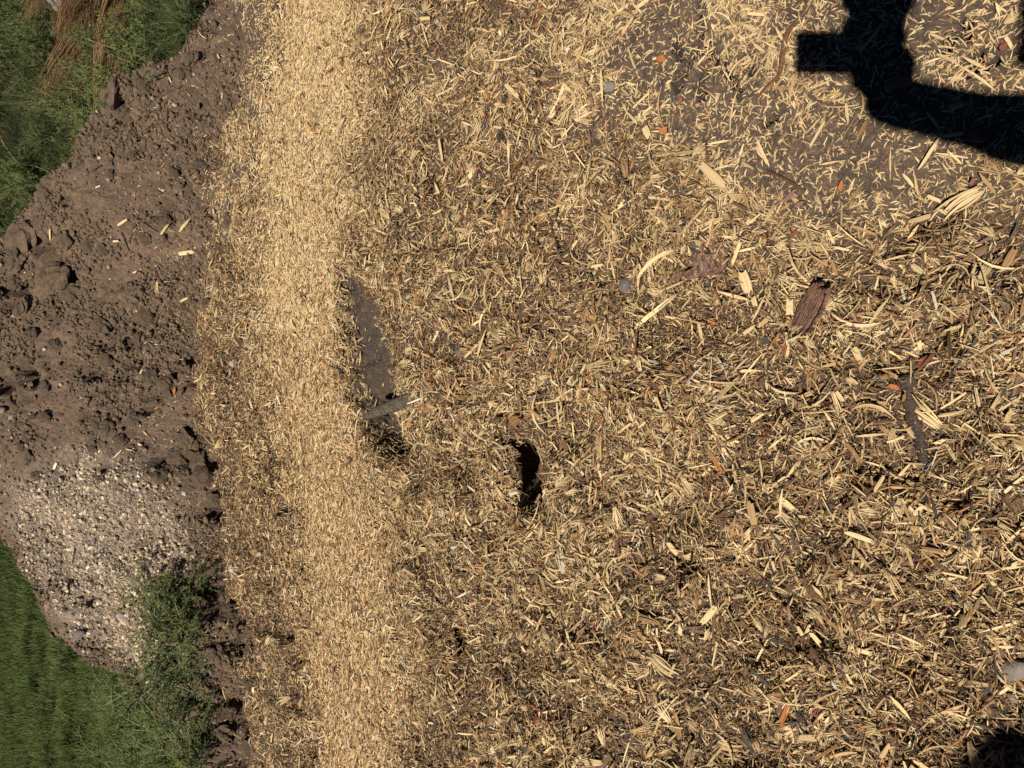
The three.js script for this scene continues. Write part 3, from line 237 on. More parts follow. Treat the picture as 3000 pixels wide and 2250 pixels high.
{
  const r = rng(101), heap = new Heap('wood_chip_mulch', 'coarse shredded wood chip mulch covering the near ground', 'mulch');
  const names = (g) => SLIVERS.includes(g) ? 'splinters' : CURLS.includes(g) ? 'curled_fibres' : SLABS.includes(g) ? 'flat_chips' : TUFTS.includes(g) ? 'frayed_fibres' : 'shreds';
  let n = 0;
  for (let k = 0; k < 800000 && n < 330000; k++) {
    const z = -2.75 + 2.9 * r(), hw = halfWidth(z), x = (r() * 2 - 1) * 1.8; if (Math.abs(x) > hw) continue;
    const berm = inBerm(x, z), band = inBand(x, z), br = bare(x, z), tr = trench(x, z), s = bandS(x, z);
    let cov = (1 - band * 0.85) * (1 - 0.97 * br) * (1 - tr);
    if (s < 0) cov *= 0.55;
    if (berm > 0) { const d = edgeZ(x) - z; cov *= (1 - berm) + berm * (0.34 * Math.exp(-Math.max(0, d) / 0.2) * sstep(-0.2, 0.25, fbm(x * 6, z * 6, 2)) + 0.004); }
    cov *= (0.14 + 0.86 * clump(x, z)) * (lipTop(x, z) > -1 ? 1 : 1 - 0.85 * sstep(0.02, 0.07, blobs(HOLES, x, z, true))); if (lipTop(x, z) > -1) cov = Math.max(cov, 0.9); if (r() > cov) continue;
    const coarse = s > 0 ? sstep(1, 4.5, s) : 0; // pieces are larger away from the worn track
    let L = Math.exp(gauss(r) * 0.55) * lerp(0.0112, 0.015, coarse); L = clamp(L, 0.005, lerp(0.04, 0.07, coarse));
    const pick = r(); let geo, W, T;
    if (pick < 0.68) { geo = SLIVERS[(r() * 5) | 0]; W = clamp(L * rr(0.04, 0.13, r), 0.0008, 0.0042) / 0.13; T = W * rr(0.6, 1, r); }
    else if (pick < 0.8) { geo = CURLS[(r() * 3) | 0]; L *= 1.5; W = L * rr(0.45, 0.8, r); T = W; }
    else if (pick < 0.9) { geo = SLABS[(r() * 3) | 0]; L *= 0.9; W = L * rr(0.3, 0.8, r); T = L * rr(0.5, 0.9, r); }
    else { geo = TUFTS[(r() * 3) | 0]; L *= 1.15; W = L * rr(0.7, 1.1, r); T = L; }
    const dark = 0.5 + 0.5 * fbm(x * 3.2 + 11, z * 3.2, 2), mulch = 1 - br;
    const up = r() * 0.02 * mulch * (1 - berm) + L * 0.02, tilt = gauss(r) * (0.08 + 0.3 * mulch * (1 - berm)), roll = gauss(r) * 0.6;
    const yaw = 3.3 * fbm(x * 4 + 60, z * 4, 2) * 2 + gauss(r) * 0.95; // swaths lie roughly one way
    const wts = br > 0.5 ? [0.62, 0.24, 0.08, 0.04, 0.02] : [0.3 + 0.18 * (1 - dark), 0.14, 0.14, 0.22 * dark + 0.1, 0.13 * dark + 0.03, 0.007, 0.006, 0, 0.015];
    heap.put(geo, lay(x, z, up, yaw, tilt, roll, L, T, W), tone(wts, r)); n++;
  }
  // smaller shreds between them and strewn thinly over the open soil
  for (let k = 0; k < 520000 && n < 560000; k++) {
    const z = -2.75 + 2.9 * r(), hw = halfWidth(z), x = (r() * 2 - 1) * 1.8; if (Math.abs(x) > hw) continue;
    const berm = inBerm(x, z), band = inBand(x, z), br = bare(x, z), tr = trench(x, z);
    let cov = (1 - band * 0.5) * (1 - 0.72 * br) * (1 - tr * 0.97) * (lipTop(x, z) > -1 ? 1 : 1 - 0.8 * sstep(0.02, 0.07, blobs(HOLES, x, z, true))); if (berm > 0) cov *= (1 - berm) + berm * (0.05 + 0.25 * Math.exp(-Math.max(0, edgeZ(x) - z) / 0.15)); if (r() > cov) continue;
    const L = clamp(Math.exp(gauss(r) * 0.45) * 0.0085, 0.003, 0.022), W = clamp(L * rr(0.12, 0.28, r), 0.0009, 0.0028) / 0.16;
    const up = r() * 0.008 * (1 - br) + 0.0008;
    heap.put(DUST[(r() * 3) | 0], lay(x, z, up, r() * 6.2832, gauss(r) * (0.08 + 0.22 * (1 - br)), gauss(r) * 0.5, L, W, W), tone(br > 0.5 ? [0.6, 0.25, 0.1, 0.05] : [0.17, 0.12, 0.19, 0.33, 0.19], r)); n++;
  }
  console.log('mulch', n, heap.done(names, woodMat));
}
{
  const r = rng(202), heap = new Heap('sawdust_track', 'worn band of pale trampled sawdust and fine splinters', 'sawdust');
  let n = 0;
  for (let k = 0; k < 600000 && n < 150000; k++) {
    const x = (r() * 2 - 1) * 1.9, bz = table(BAND, x, 1), bw = table(BAND, x, 2), z = bz + bw * (r() * 2 - 1) * 1.6; if (Math.abs(x) > halfWidth(z)) continue;
    const band = inBand(x, z), br = bare(x, z), tr = trench(x, z), berm = inBerm(x, z); if (r() > (0.15 + 0.85 * band) * (1 - 0.85 * br) * (1 - tr) * (1 - 0.8 * berm)) continue;
    let L = clamp(Math.exp(gauss(r) * 0.5) * 0.0125, 0.004, 0.04), W = clamp(L * rr(0.1, 0.2, r), 0.001, 0.0032) / 0.14;
    const geo = r() < 0.55 ? DUST[(r() * 3) | 0] : SLIVERS[(r() * 5) | 0];
    const yaw = r() < 0.5 ? gauss(r) * 0.5 : r() * 6.2832;     // pressed along the line of travel
    heap.put(geo, lay(x, z, 0.001 + r() * 0.007, yaw, gauss(r) * 0.13, gauss(r) * 0.35, L, W * 0.7, W), tone(x > 0.05 + 0.3 * fbm(x * 4, z * 4, 2) ? [0.6, 0.2, 0.08, 0.05, 0.02, 0.006, 0.006, 0, 0.038] : [0.38, 0.22, 0.2, 0.13, 0.05, 0.006, 0.006, 0, 0.008], r)); n++;
  }
  console.log('track', n, heap.done((g) => DUST.includes(g) ? 'sawdust_shreds' : 'fine_splinters', woodMat));
}
// crumbs of earth and grit on the bank
const ROCKS = [0, 1, 2, 3].map((k) => { const r = rng(300 + k), g = new THREE.IcosahedronGeometry(0.5, 0), p = g.attributes.position, m = new Map(); for (let i = 0; i < p.count; i++) { const key = [p.getX(i), p.getY(i), p.getZ(i)].map((v) => v.toFixed(3)).join(); if (!m.has(key)) m.set(key, 0.75 + 0.5 * r()); const s = m.get(key); p.setXYZ(i, p.getX(i) * s, p.getY(i) * s * 0.8, p.getZ(i) * s); } g.computeVertexNormals(); return g; });
const earthMat = new THREE.MeshStandardMaterial({ roughness: 1, map: gritTex, bumpMap: gritBump, bumpScale: 0.003 });
{
  const r = rng(303), soil = new Heap('soil_crumbs', 'loose dark crumbs of earth on the soil bank', 'soil'), grit = new Heap('bank_gravel', 'pale pinkish grit and fine gravel spilled over the bank', 'gravel');
  let n = 0, m = 0;
  for (let k = 0; k < 260000; k++) {
    const x = (r() * 2 - 1) * 1.9, z = -3.5 + 1.4 * r(); const berm = inBerm(x, z); if (berm < 0.3 || z < table(CREST, x, 1) - 0.12) continue;
    const gv = blobs(GRAVEL, x, z) + 0.6 * fbm(x * 6, z * 6, 3), g = sstep(0.15, 1.35, gv);
    if (r() < 0.08 + 0.92 * g) { if (m > 70000 || r() > 0.12 + 0.88 * g) continue; const s = clamp(Math.exp(gauss(r) * 0.7) * 0.0036, 0.0015, 0.02), v = 0.7 + 0.7 * r(), c = r() < 0.12 ? [0.13, 0.105, 0.085] : r() < 0.25 ? [0.33, 0.24, 0.165] : r() < 0.3 ? [0.42, 0.345, 0.245] : [0.24, 0.18, 0.12]; grit.put(ROCKS[(r() * 4) | 0], lay(x, z, s * 0.2, r() * 6.3, r() * 6, r() * 6, s, s, s * rr(0.7, 1.3, r)), c.map((q) => Math.min(q * v, 0.75))); m++; }
    else if (n < 70000 && r() < 0.06 + 0.94 * sstep(0.3, 0.75, noise(x * 6, z * 6))) { const s = clamp(Math.exp(gauss(r) * 0.6) * 0.0065, 0.002, 0.026), v = 0.75 + 0.5 * r(); soil.put(ROCKS[(r() * 4) | 0], lay(x, z, s * 0.15, r() * 6.3, r() * 6, r() * 6, s, s * 0.8, s), [0.1 * v, 0.068 * v, 0.041 * v]); n++; }
  }
  for (let k = 0; k < 60000; k++) { // crumbs and grains on the open soil by the shadow, and in the cut
    const x = -0.35 + 1.5 * r(), z = -1.95 + 1.95 * r(), br = Math.max(bare(x, z) - 0.25, trench(x, z) * 0.3); if (r() > br) continue;
    const s = clamp(Math.exp(gauss(r) * 0.5) * 0.0028, 0.0012, 0.009), pale = r() < 0.06, v = 0.75 + 0.5 * r(); (pale ? grit : soil).put(ROCKS[(r() * 4) | 0], lay(x, z, 0.0004, r() * 6.3, r() * 6, r() * 6, s, s * 0.8, s), pale ? [0.3 * v, 0.26 * v, 0.2 * v] : [0.1 * v, 0.068 * v, 0.041 * v]);
  }
  const flat = new THREE.MeshStandardMaterial({ roughness: 1, flatShading: true });
  console.log('crumbs', soil.done(() => 'earth_crumbs', flat), grit.done(() => 'grit', flat));
}

// ---------------------------------------------------------------- labels that tell alike things apart: counted outward from a landmark
const LANDMARKS = [
  ['reddish bark slab', BARK_SLAB], ['flat broken red bark', [0.22, -0.74]], ['pink bark strip beside the shadow', BARK_PINK], ['orange-brown bark flake', BARK_BROWN], ['dark bark stick', BARK_STICK[2]],
  ['bark-covered root across the cut', ROOT[2]], ['half-buried grey stone', PEBBLES.find((p) => p[0] < -0.3 && p[1] > -0.4) || [-0.5, -0.25]], ['crooked orange twig', TWIG[3]], ['square pit in the bank', PITS[0]], ['biggest round soil clod', CLODS[6]], ['pebble heap on the gravel', [PEBBLES[16][0], PEBBLES[16][1]]], ['deep hole in the mulch', HOLES[0]], ['pair of soil clods under the weeds', CLODS[0]], ['dark cracked soil', CRACKS[0][2]], ['short brown stick', TWIG_BARK[1]], ['brown twig pressed into the track', TWIG_TRACK[1]], ['grey timber', [1.86, -3.86]], ['patch of dead grass', [1.6, -3.72]], ['lawn edge', [-0.9, -3.1]], ['dark fibrous bark chunk', BITS.find((b) => b[6] === 'chunk' && b[5] === 4)],
];
const ONES = ['', 'first', 'second', 'third', 'fourth', 'fifth', 'sixth', 'seventh', 'eighth', 'ninth', 'tenth', 'eleventh', 'twelfth', 'thirteenth', 'fourteenth', 'fifteenth', 'sixteenth', 'seventeenth', 'eighteenth', 'nineteenth'], TENS = ['', '', 'twent', 'thirt', 'fort', 'fift', 'sixt', 'sevent', 'eight', 'ninet'];
const ordinal = (n) => n < 20 ? ONES[n] : n % 10 ? TENS[n / 10 | 0] + 'y-' + ONES[n % 10] : TENS[n / 10 | 0] + 'ieth';
const toLabel = [];
function nameLater(o, x, z, what, category, group, place) { toLabel.push({ o, x, z, what, place }); tag(o, what, category, group); }
function labelAll() {
  const sets = new Map();
  for (const t of toLabel) { let best = null, bd = 1e9; for (const [n, p] of LANDMARKS) { const d = Math.hypot(p[0] - t.x, p[1] - t.z); if (d < bd) { bd = d; best = n; } } t.d = bd; t.mark = best; const k = t.what + '|' + best; if (!sets.has(k)) sets.set(k, []); sets.get(k).push(t); }
  for (const list of sets.values()) { list.sort((a, b) => a.d - b.d); list.forEach((t, i) => { t.o.userData.label = list.length === 1 ? `${t.what} by the ${t.mark}` : `${ordinal(i + 1)} ${t.what} out from the ${t.mark}`; }); }
}

// ---------------------------------------------------------------- the larger wood chips, each a thing
const toneMats = TONES.map((c, k) => [0.88, 1.0, 1.12].map((v) => new THREE.MeshStandardMaterial({ color: rgb(Math.min(0.8, c[0] * v), Math.min(0.75, c[1] * v), Math.min(0.65, c[2] * v)), map: grainTex, roughness: 0.72, flatShading: true })));
const toneName = ['pale', 'straw-coloured', 'tan', 'brown', 'dark', 'orange', 'red', 'pinkish', 'whitish'];
const kindName = ['splinter', 'flat wood chip', 'curved wood fibre', 'frayed wood chip'];
const CR = rng(55);
const BIG = [
  [0, 1, 2, 3, 4, 5].map(() => mergeGeometries([strip(6, CR, { w: 0.1, t: 0.05, bend: (CR() - 0.5) * 0.06, lift: 0.02 * CR(), taper: 0.3, rough: 0.3, twist: CR() - 0.5 }), strip(4, CR, { w: 0.05, t: 0.05, x0: -0.45, x1: 0.3, oz: 0.045, taper: 0.2 })])),
  [0, 1, 2, 3, 4, 5].map(() => slab(7, 6, CR, { w: 0.34, t: 0.07, jag: 0.16, ridge: 0.014, lift: 0.04 * CR() })),
  [0, 1, 2, 3].map((k) => strip(9, CR, { w: 0.08, t: 0.06, bend: [0.16, -0.2, 0.28, -0.12][k], lift: 0.06, taper: 0.3, rough: 0.25, twist: 1 })),
  [0, 1, 2, 3, 4, 5].map((k) => frayed(7 + (k % 3) * 2, CR, 0.12 + 0.09 * k, 0.05, 6)),
];
const BIGW = [0.13, 0.34, 0.08, [0.42, 0.5]];
const widths = BIG.map((set) => set.map((g) => { g.computeBoundingBox(); return g.boundingBox.max.z - g.boundingBox.min.z; }));
function bigChip(x, z, L, W, yaw, tn, kind, up, tilt) {
  const v = (CR() * BIG[kind].length) | 0, geo = BIG[kind][v], sw = kind === 2 ? L * 0.9 : W / widths[kind][v];
  const m = mesh(numbered('wood_chip'), geo, toneMats[tn][(CR() * 3) | 0], scene), flip = CR() < 0.5 ? Math.PI : 0;
  const ht = kind === 1 ? Math.min(L, W * 3) * rr(0.7, 1.1, CR) : kind === 3 ? L * 0.8 : sw * rr(0.7, 1, CR);
  lay(x, z, up, yaw + flip, tilt, gauss(CR) * 0.12, L, ht, sw).decompose(m.position, m.quaternion, m.scale);
  nameLater(m, x, z, toneName[tn] + ' ' + kindName[kind], 'wood chip', 'larger wood chips strewn over mulch and soil');
}
for (const [x, z, L, W, yaw, tn, kind] of CHIPS) bigChip(x, z, Math.max(L, 0.012), W, yaw, tn, kind, 0.006 + 0.01 * (1 - bare(x, z)) * (1 - inBerm(x, z)), gauss(CR) * 0.05);
{
  let n = CHIPS.length; // the next largest, lying about the near mulch
  for (let k = 0; k < 3000 && n < 292; k++) {
    const z = -1.75 + 1.58 * CR(), x = (CR() * 2 - 1) * (0.56 + 0.29 * -z), s = bandS(x, z); if (s < 1.1 || CR() > 1 - 0.75 * bare(x, z) || CR() > 0.35 + 0.65 * sstep(1, 4, s) || trench(x, z) > 0.02) continue;
    const kind = [0, 0, 1, 2, 3, 3][(CR() * 6) | 0], L = rr(0.035, 0.075, CR) * (kind === 1 ? 0.7 : 1), W = kind === 1 ? L * rr(0.22, 0.42, CR) : kind === 3 ? L * rr(0.2, 0.45, CR) : rr(0.004, 0.008, CR);
    bigChip(x, z, L, W, CR() * 6.28, [0, 0, 0, 1, 1, 2, 3][(CR() * 7) | 0], kind, 0.012, gauss(CR) * 0.12); n++;
  }
}

// ---------------------------------------------------------------- coloured flakes of bark and wood, dark chunks
function lump(seed, detail, rough, flat = 0.7) { const r = rng(seed), ox = r() * 90, g = new THREE.IcosahedronGeometry(0.5, detail), p = g.attributes.position; for (let i = 0; i < p.count; i++) { const x = p.getX(i), y = p.getY(i), z = p.getZ(i), s = 1 + rough * (fbm(x * 3 + ox + y * 2, z * 3 + y * 2.7 + ox, 3) * 1.6); p.setXYZ(i, x * s, y * s * flat, z * s); } g.computeVertexNormals(); return g; }
function outlineFlake(r, n, t) { const s = new THREE.Shape(); for (let k = 0; k < n; k++) { const a = k / n * 6.2832, q = 0.5 * (0.72 + 0.45 * r()); const x = Math.cos(a) * q, y = Math.sin(a) * q; if (k) s.lineTo(x, y); else s.moveTo(x, y); } const g = new THREE.ExtrudeGeometry(s, { depth: t, bevelEnabled: true, bevelSize: 0.03, bevelThickness: t * 0.35, bevelSegments: 1 }); g.rotateX(-Math.PI / 2); return g; }
const FLAKES = [0, 1, 2, 3, 4, 5].map(() => outlineFlake(CR, 9, 0.16)), CHUNKS = [0, 1, 2].map((k) => lump(700 + k, 3, 0.45, 0.7));
for (const [x, z, L, W, a, tn, kind] of BITS) {
  const chunk = kind === 'chunk', m = mesh(numbered(chunk ? 'bark_chunk' : 'bark_flake'), chunk ? CHUNKS[(CR() * 3) | 0] : FLAKES[(CR() * 6) | 0], toneMats[tn][(CR() * 3) | 0], scene);
  lay(x, z, chunk ? 0.006 : 0.011, a + 1.57, gauss(CR) * 0.1, gauss(CR) * 0.1, L, chunk ? (L + W) * 0.4 : W * 0.5, W).decompose(m.position, m.quaternion, m.scale);
  nameLater(m, x, z, toneName[tn] + (chunk ? ' fibrous chunk' : tn === 8 ? ' bit of wood' : ' bark flake'), 'bark', 'small coloured bark pieces in the mulch');
}

// ---------------------------------------------------------------- large pieces of bark, twigs and roots
const barkTex = dataTex(128, 256, (i, j) => { const a = tileNoise(i * 2, j, 256, 64, 11), b = tileNoise(i, j * 3, 384, 24, 12), c = tileNoise(i, j, 128, 16, 13); const v = 0.62 + 0.4 * (a - 0.5) + 0.4 * (b - 0.5) + 0.2 * (c - 0.5); return [v, v * 0.97, v * 0.94]; }, true);
const barkBump = dataTex(128, 256, (i, j) => { const a = tileNoise(i * 2, j, 256, 64, 11), b = tileNoise(i, j * 3, 384, 24, 12); const v = 0.5 * a + 0.5 * b; return [v, v, v]; });
const barkMat = (r, g, b) => new THREE.MeshStandardMaterial({ color: rgb(r, g, b), map: barkTex, bumpMap: barkBump, bumpScale: 0.004, roughness: 0.9 });
const redBark = barkMat(0.36, 0.19, 0.12), brownBark = barkMat(0.42, 0.25, 0.12), darkBark = barkMat(0.15, 0.105, 0.08), pinkBark = barkMat(0.36, 0.22, 0.165), greyBark = barkMat(0.2, 0.17, 0.115), twigMat = barkMat(0.42, 0.2, 0.09), stickMat = barkMat(0.24, 0.15, 0.1);
function barkPiece(name, [x, z, L, W, yaw], mat, label, up, tilt, roll, thick, seed) {
  const r = rng(seed), g = slab(22, 10, r, { w: W / L, t: thick / L, jag: 0.13, ridge: 0.012, lift: 0.03 }); g.scale(L, L, L);
  const m = mesh(numbered(name), g, mat, scene); lay(x, z, up, yaw, tilt, roll, 1, 1, 1).decompose(m.position, m.quaternion, m.scale); tag(m, label, 'bark'); return m;
}
barkPiece('bark_slab', BARK_SLAB, redBark, 'large reddish bark slab propped up on the mulch, shadow under its upper edge', 0.028, 0.0, -0.35, 0.016, 401);
barkPiece('bark_strip', BARK_PINK, pinkBark, 'pink bark strip half inside the shadow of the arm', 0.012, 0, 0.05, 0.008, 402);
barkPiece('bark_strip', BARK_BROWN, brownBark, 'orange-brown bark flake with fibrous edges beside the grey stone', 0.02, 0.0, 0.2, 0.01, 403);
{ // flat broken bark: an outline with its own layers
  let cx = 0, cz = 0; for (const p of BARK_FLAT) { cx += p[0] / BARK_FLAT.length; cz += p[1] / BARK_FLAT.length; }
  const piece = (scale, ox, oy, h) => { const s = new THREE.Shape(); BARK_FLAT.forEach((p, k) => { const x = (p[0] - cx) * scale + ox, y = -(p[1] - cz) * scale + oy; if (k) s.lineTo(x, y); else s.moveTo(x, y); }); const g = new THREE.ExtrudeGeometry(s, { depth: h, bevelEnabled: true, bevelSize: 0.0015, bevelThickness: 0.0015, bevelSegments: 1 }); g.rotateX(-Math.PI / 2); const u = g.attributes.uv; for (let i = 0; i < u.count; i++) u.setXY(i, u.getX(i) * 9, u.getY(i) * 9); return g; };
  const g = new THREE.Group(); g.name = numbered('bark_plate'); scene.add(g); g.position.set(cx, height(cx, cz) + 0.012, cz);
  mesh('bark_layer', piece(1, 0, 0, 0.006), redBark, g); const top = mesh('bark_layer', piece(0.62, -0.005, 0.008, 0.005), pinkBark, g); top.position.y = 0.0085; top.rotation.y = 0.25;
  tag(g, 'flat broken plate of red bark with ragged edges pressed among pale chips', 'bark');
}
function rope(name, pts, mat, label, lift, bumpy, category, ring = 9) { // a stick along ground points, each with its own radius
  const path = pts.map((p, k) => new THREE.Vector3(p[0], height(p[0], p[1]) + p[2] * lift + 0.004, p[1])); if (name === 'root') path.forEach((v, k) => { v.y = 0.016 + pts[k][2] * 1.0; }); const curve = new THREE.CatmullRomCurve3(path), n = Math.max(14, pts.length * 8), P = [], U = [], I = [], fr = curve.computeFrenetFrames(n), r = rng(pts.length * 77 + (pts[0][0] * 1000 | 0)), ph = r() * 30;
  for (let i = 0; i <= n; i++) { const s = i / n, c = curve.getPoint(s), f = s * (pts.length - 1), a = Math.min(pts.length - 2, Math.floor(f)), rad = lerp(pts[a][2], pts[a + 1][2], f - a) * (1 + bumpy * sn(s * 14 + ph, 3)) * (i === 0 || i === n ? 0.35 : 1);
    for (let k = 0; k <= ring; k++) { const t = k / ring * 6.2832, q = rad * (1 + bumpy * sn(Math.cos(t) * 2 + ph, Math.sin(t) * 2 + s * 9)), nx = fr.normals[i], b = fr.binormals[i]; P.push(c.x + (nx.x * Math.cos(t) + b.x * Math.sin(t)) * q, c.y + (nx.y * Math.cos(t) + b.y * Math.sin(t)) * q, c.z + (nx.z * Math.cos(t) + b.z * Math.sin(t)) * q); U.push(k / ring, s * 3); } }
  for (let i = 0; i < n; i++) for (let k = 0; k < ring; k++) { const a = i * (ring + 1) + k, b = a + ring + 1; I.push(a, a + 1, b, b, a + 1, b + 1); }
  for (const [base, rev] of [[0, 0], [n * (ring + 1), 1]]) for (let k = 1; k < ring - 1; k++) I.push(base, base + (rev ? k + 1 : k + 1 - 1 + 0), base + (rev ? k : k + 1));
  const m = mesh(numbered(name), pack(P, U, I), mat, scene); tag(m, label, category); return m;
}
rope('bark_stick', BARK_STICK, darkBark, 'long dark crumbly bark stick lying across the pale chips', 0.6, 0.3, 'stick', 12);
rope('root', ROOT, greyBark, 'smooth grey-brown root sticking out across the dark cut', 0.9, 0.06, 'root', 12);
rope('twig', TWIG, twigMat, 'crooked orange-brown twig on bare soil beside the phone shadow', 0.7, 0.2, 'twig');
rope('twig', TWIG_RED, twigMat, 'short reddish twig among chips below the crooked twig', 1, 0.2, 'twig');
rope('stick', TWIG_BARK, stickMat, 'short brown stick with bark next to the pale slab of wood', 0.8, 0.2, 'stick');
rope('twig', TWIG_THIN, stickMat, 'thin straight brown twig on the lower mulch', 4, 0.1, 'twig');
rope('twig', TWIG_TRACK, stickMat, 'brown twig pressed into the sawdust track', 0.8, 0.15, 'twig');
STICKS_BERM.forEach((s) => { const m = rope('twig', s, darkBark, 'thin dark twig', 1.5, 0.1, 'twig', 6); nameLater(m, s[0][0], s[0][1], 'thin dark twig', 'twig', 'dark twigs on the soil bank'); });
// small root stub and a loose fibre at the end of the root
// ---------------------------------------------------------------- pebbles and clods
const pebbleTones = [[0.2, 0.165, 0.14, 'grey-brown'], [0.125, 0.108, 0.1, 'dark grey'], [0.36, 0.255, 0.21, 'pinkish'], [0.56, 0.51, 0.44, 'pale'], [0.4, 0.27, 0.16, 'tan']];
const pebbleMats = pebbleTones.map((c) => new THREE.MeshStandardMaterial({ color: rgb(c[0], c[1], c[2]), roughness: 0.8, bumpMap: gritBump, bumpScale: 0.001 }));
const PEB = [0, 1, 2, 3, 4].map((k) => lump(500 + k, 2, 0.16, 0.72));
for (const [x, z, rad, t] of PEBBLES) {
  const m = mesh(numbered('pebble'), PEB[(CR() * 5) | 0], pebbleMats[t], scene), s = rad * 2.1, st = rr(0.8, 1.3, CR);
  lay(x, z, rad * 0.35, CR() * 6.28, gauss(CR) * 0.2, gauss(CR) * 0.2, s * st, s, s / st * 1.05).decompose(m.position, m.quaternion, m.scale);
  if (x < -0.3 && z > -0.4 && rad > 0.02) tag(m, 'half-buried grey stone beside the orange-brown bark flake', 'stone'); else nameLater(m, x, z, pebbleTones[t][3] + ' pebble', 'pebble', 'pebbles on bank and mulch');
}
const CLOD = [0, 1, 2, 3, 4, 5].map((k) => lump(600 + k, 5, 0.5, 0.75));
CLOD.forEach((g) => { const p = g.attributes.position; for (let i = 0; i < p.count; i++) { const x = p.getX(i), y = p.getY(i), z = p.getZ(i), s = 1 + 0.06 * fbm(x * 14 + y * 9, z * 14 + y * 11, 3); p.setXYZ(i, x * s, y * s, z * s); } g.computeVertexNormals(); });
const clodMat = new THREE.MeshStandardMaterial({ color: rgb(0.155, 0.104, 0.062), map: gritTex, bumpMap: gritBump, bumpScale: 0.003, roughness: 1 });
for (const [x, z, rad] of CLODS) {
  const m = mesh(numbered('soil_clod'), CLOD[(CR() * 6) | 0], clodMat, scene), s = rad * 2;
  lay(x, z, rad * 0.12, CR() * 6.28, gauss(CR) * 0.2, gauss(CR) * 0.2, s * rr(0.9, 1.2, CR), s * rr(0.75, 1.05, CR), s * rr(0.9, 1.2, CR)).decompose(m.position, m.quaternion, m.scale);
  nameLater(m, x, z, rad > 0.055 ? 'large soil clod' : rad > 0.03 ? 'lumpy soil clod' : 'small soil clod', 'soil clod', 'clods of earth on the bank');
}

{ // matted lips of mulch over the hollows
  const mat = new THREE.MeshStandardMaterial({ color: rgb(0.1, 0.068, 0.04), map: gritTex, bumpMap: gritBump, bumpScale: 0.003, roughness: 1 });
  LIPS.forEach(([x, z, r], k) => { const g = new THREE.SphereGeometry(1, 28, 16), p = g.attributes.position; for (let i = 0; i < p.count; i++) { const s = 1 + 0.12 * fbm(p.getX(i) * 3 + k * 7, p.getZ(i) * 3 + p.getY(i) * 2, 3); p.setXYZ(i, p.getX(i) * s, p.getY(i), p.getZ(i) * s); } g.computeVertexNormals();
    const m = mesh(numbered('mulch_clump'), g, mat, scene); m.position.set(x, LIPY.get(x), z); m.scale.set(r * 1.2, r * 0.42, r * 0.84); nameLater(m, x, z, 'matted mulch clump over a hollow', 'mulch clump', 'clumps of mulch beside hollows'); });
}

// ---------------------------------------------------------------- weeds, dry grass, lawn
const leafMat = (r, g, b) => new THREE.MeshPhysicalMaterial({ color: rgb(r, g, b), roughness: 0.85, specularIntensity: 0.25, transmission: 0.2, thickness: 0, side: THREE.DoubleSide });
function weedGeo(seed, stems, len, lean, leaves, leafL, leafW) {
  const r = rng(seed), SP = [], SI = [], LP = [], LI = [];
  for (let s = 0; s < stems; s++) {
    const a = r() * 6.2832, ln = len * rr(0.55, 1.1, r), out = lean * rr(0.3, 1.2, r), cur = rr(-0.5, 0.5, r), pts = [], n = 7; let x = (r() - 0.5) * 0.05, y = 0, z = (r() - 0.5) * 0.05, th = Math.PI / 2 - out * 0.35, az = a;
    for (let i = 0; i <= n; i++) { pts.push([x, y, z]); const d = ln / n; x += Math.cos(th) * Math.cos(az) * d; y += Math.sin(th) * d; z += Math.cos(th) * Math.sin(az) * d; th -= out * 0.13 * rr(0.4, 1.6, r); az += cur * 0.2 + gauss(r) * 0.12; }
    const b0 = SP.length / 3; pts.forEach((p, i) => { const w = lerp(0.0016, 0.0006, i / n); for (let k = 0; k < 3; k++) SP.push(p[0] + Math.cos(k * 2.1) * w, p[1] + Math.sin(k * 2.1) * w, p[2] + Math.cos(k * 2.1 + 1.5) * w); });
    for (let i = 0; i < n; i++) for (let k = 0; k < 3; k++) { const p = b0 + i * 3 + k, q = b0 + i * 3 + (k + 1) % 3; SI.push(p, q, p + 3, q, q + 3, p + 3); }
    for (let l = 0; l < leaves; l++) {
      const f = lerp(0.12, 1, Math.sqrt(r())) * n, i = Math.min(n - 1, Math.floor(f)), t = f - i, p = pts[i], q = pts[i + 1], c = [lerp(p[0], q[0], t), lerp(p[1], q[1], t), lerp(p[2], q[2], t)];
      const la = r() * 6.2832, el = rr(-0.1, 1.1, r), L = leafL * rr(0.6, 1.3, r), d = [Math.cos(el) * Math.cos(la), Math.sin(el), Math.cos(el) * Math.sin(la)], sx = -Math.sin(la) * leafW / 2, sz = Math.cos(la) * leafW / 2, b = LP.length / 3;
      LP.push(c[0], c[1], c[2], c[0] + d[0] * L * 0.5 + sx, c[1] + d[1] * L * 0.55, c[2] + d[2] * L * 0.5 + sz, c[0] + d[0] * L * 0.5 - sx, c[1] + d[1] * L * 0.55, c[2] + d[2] * L * 0.5 - sz, c[0] + d[0] * L, c[1] + d[1] * L * 0.9, c[2] + d[2] * L); LI.push(b, b + 1, b + 2, b + 1, b + 3, b + 2);
    }
  }
  const mk = (P, I) => { const g = new THREE.BufferGeometry(); g.setAttribute('position', new THREE.Float32BufferAttribute(P, 3)); g.setIndex(I); g.computeVertexNormals(); return g; };
  return [mk(SP, SI), mk(LP, LI)];
}
const greens = [[0.075, 0.095, 0.026], [0.05, 0.072, 0.024], [0.1, 0.115, 0.032]].map((c) => leafMat(...c)), stemMat = new THREE.MeshStandardMaterial({ color: rgb(0.13, 0.15, 0.06), roughness: 0.8 });
const WR = rng(88);
const bushy = [0, 1, 2, 3].map((k) => weedGeo(900 + k, 20, 0.3, 1.0, 46, 0.017, 0.0034)), sprawling = [0, 1, 2].map((k) => weedGeo(950 + k, 22, 0.17, 2.3, 26, 0.013, 0.0032));
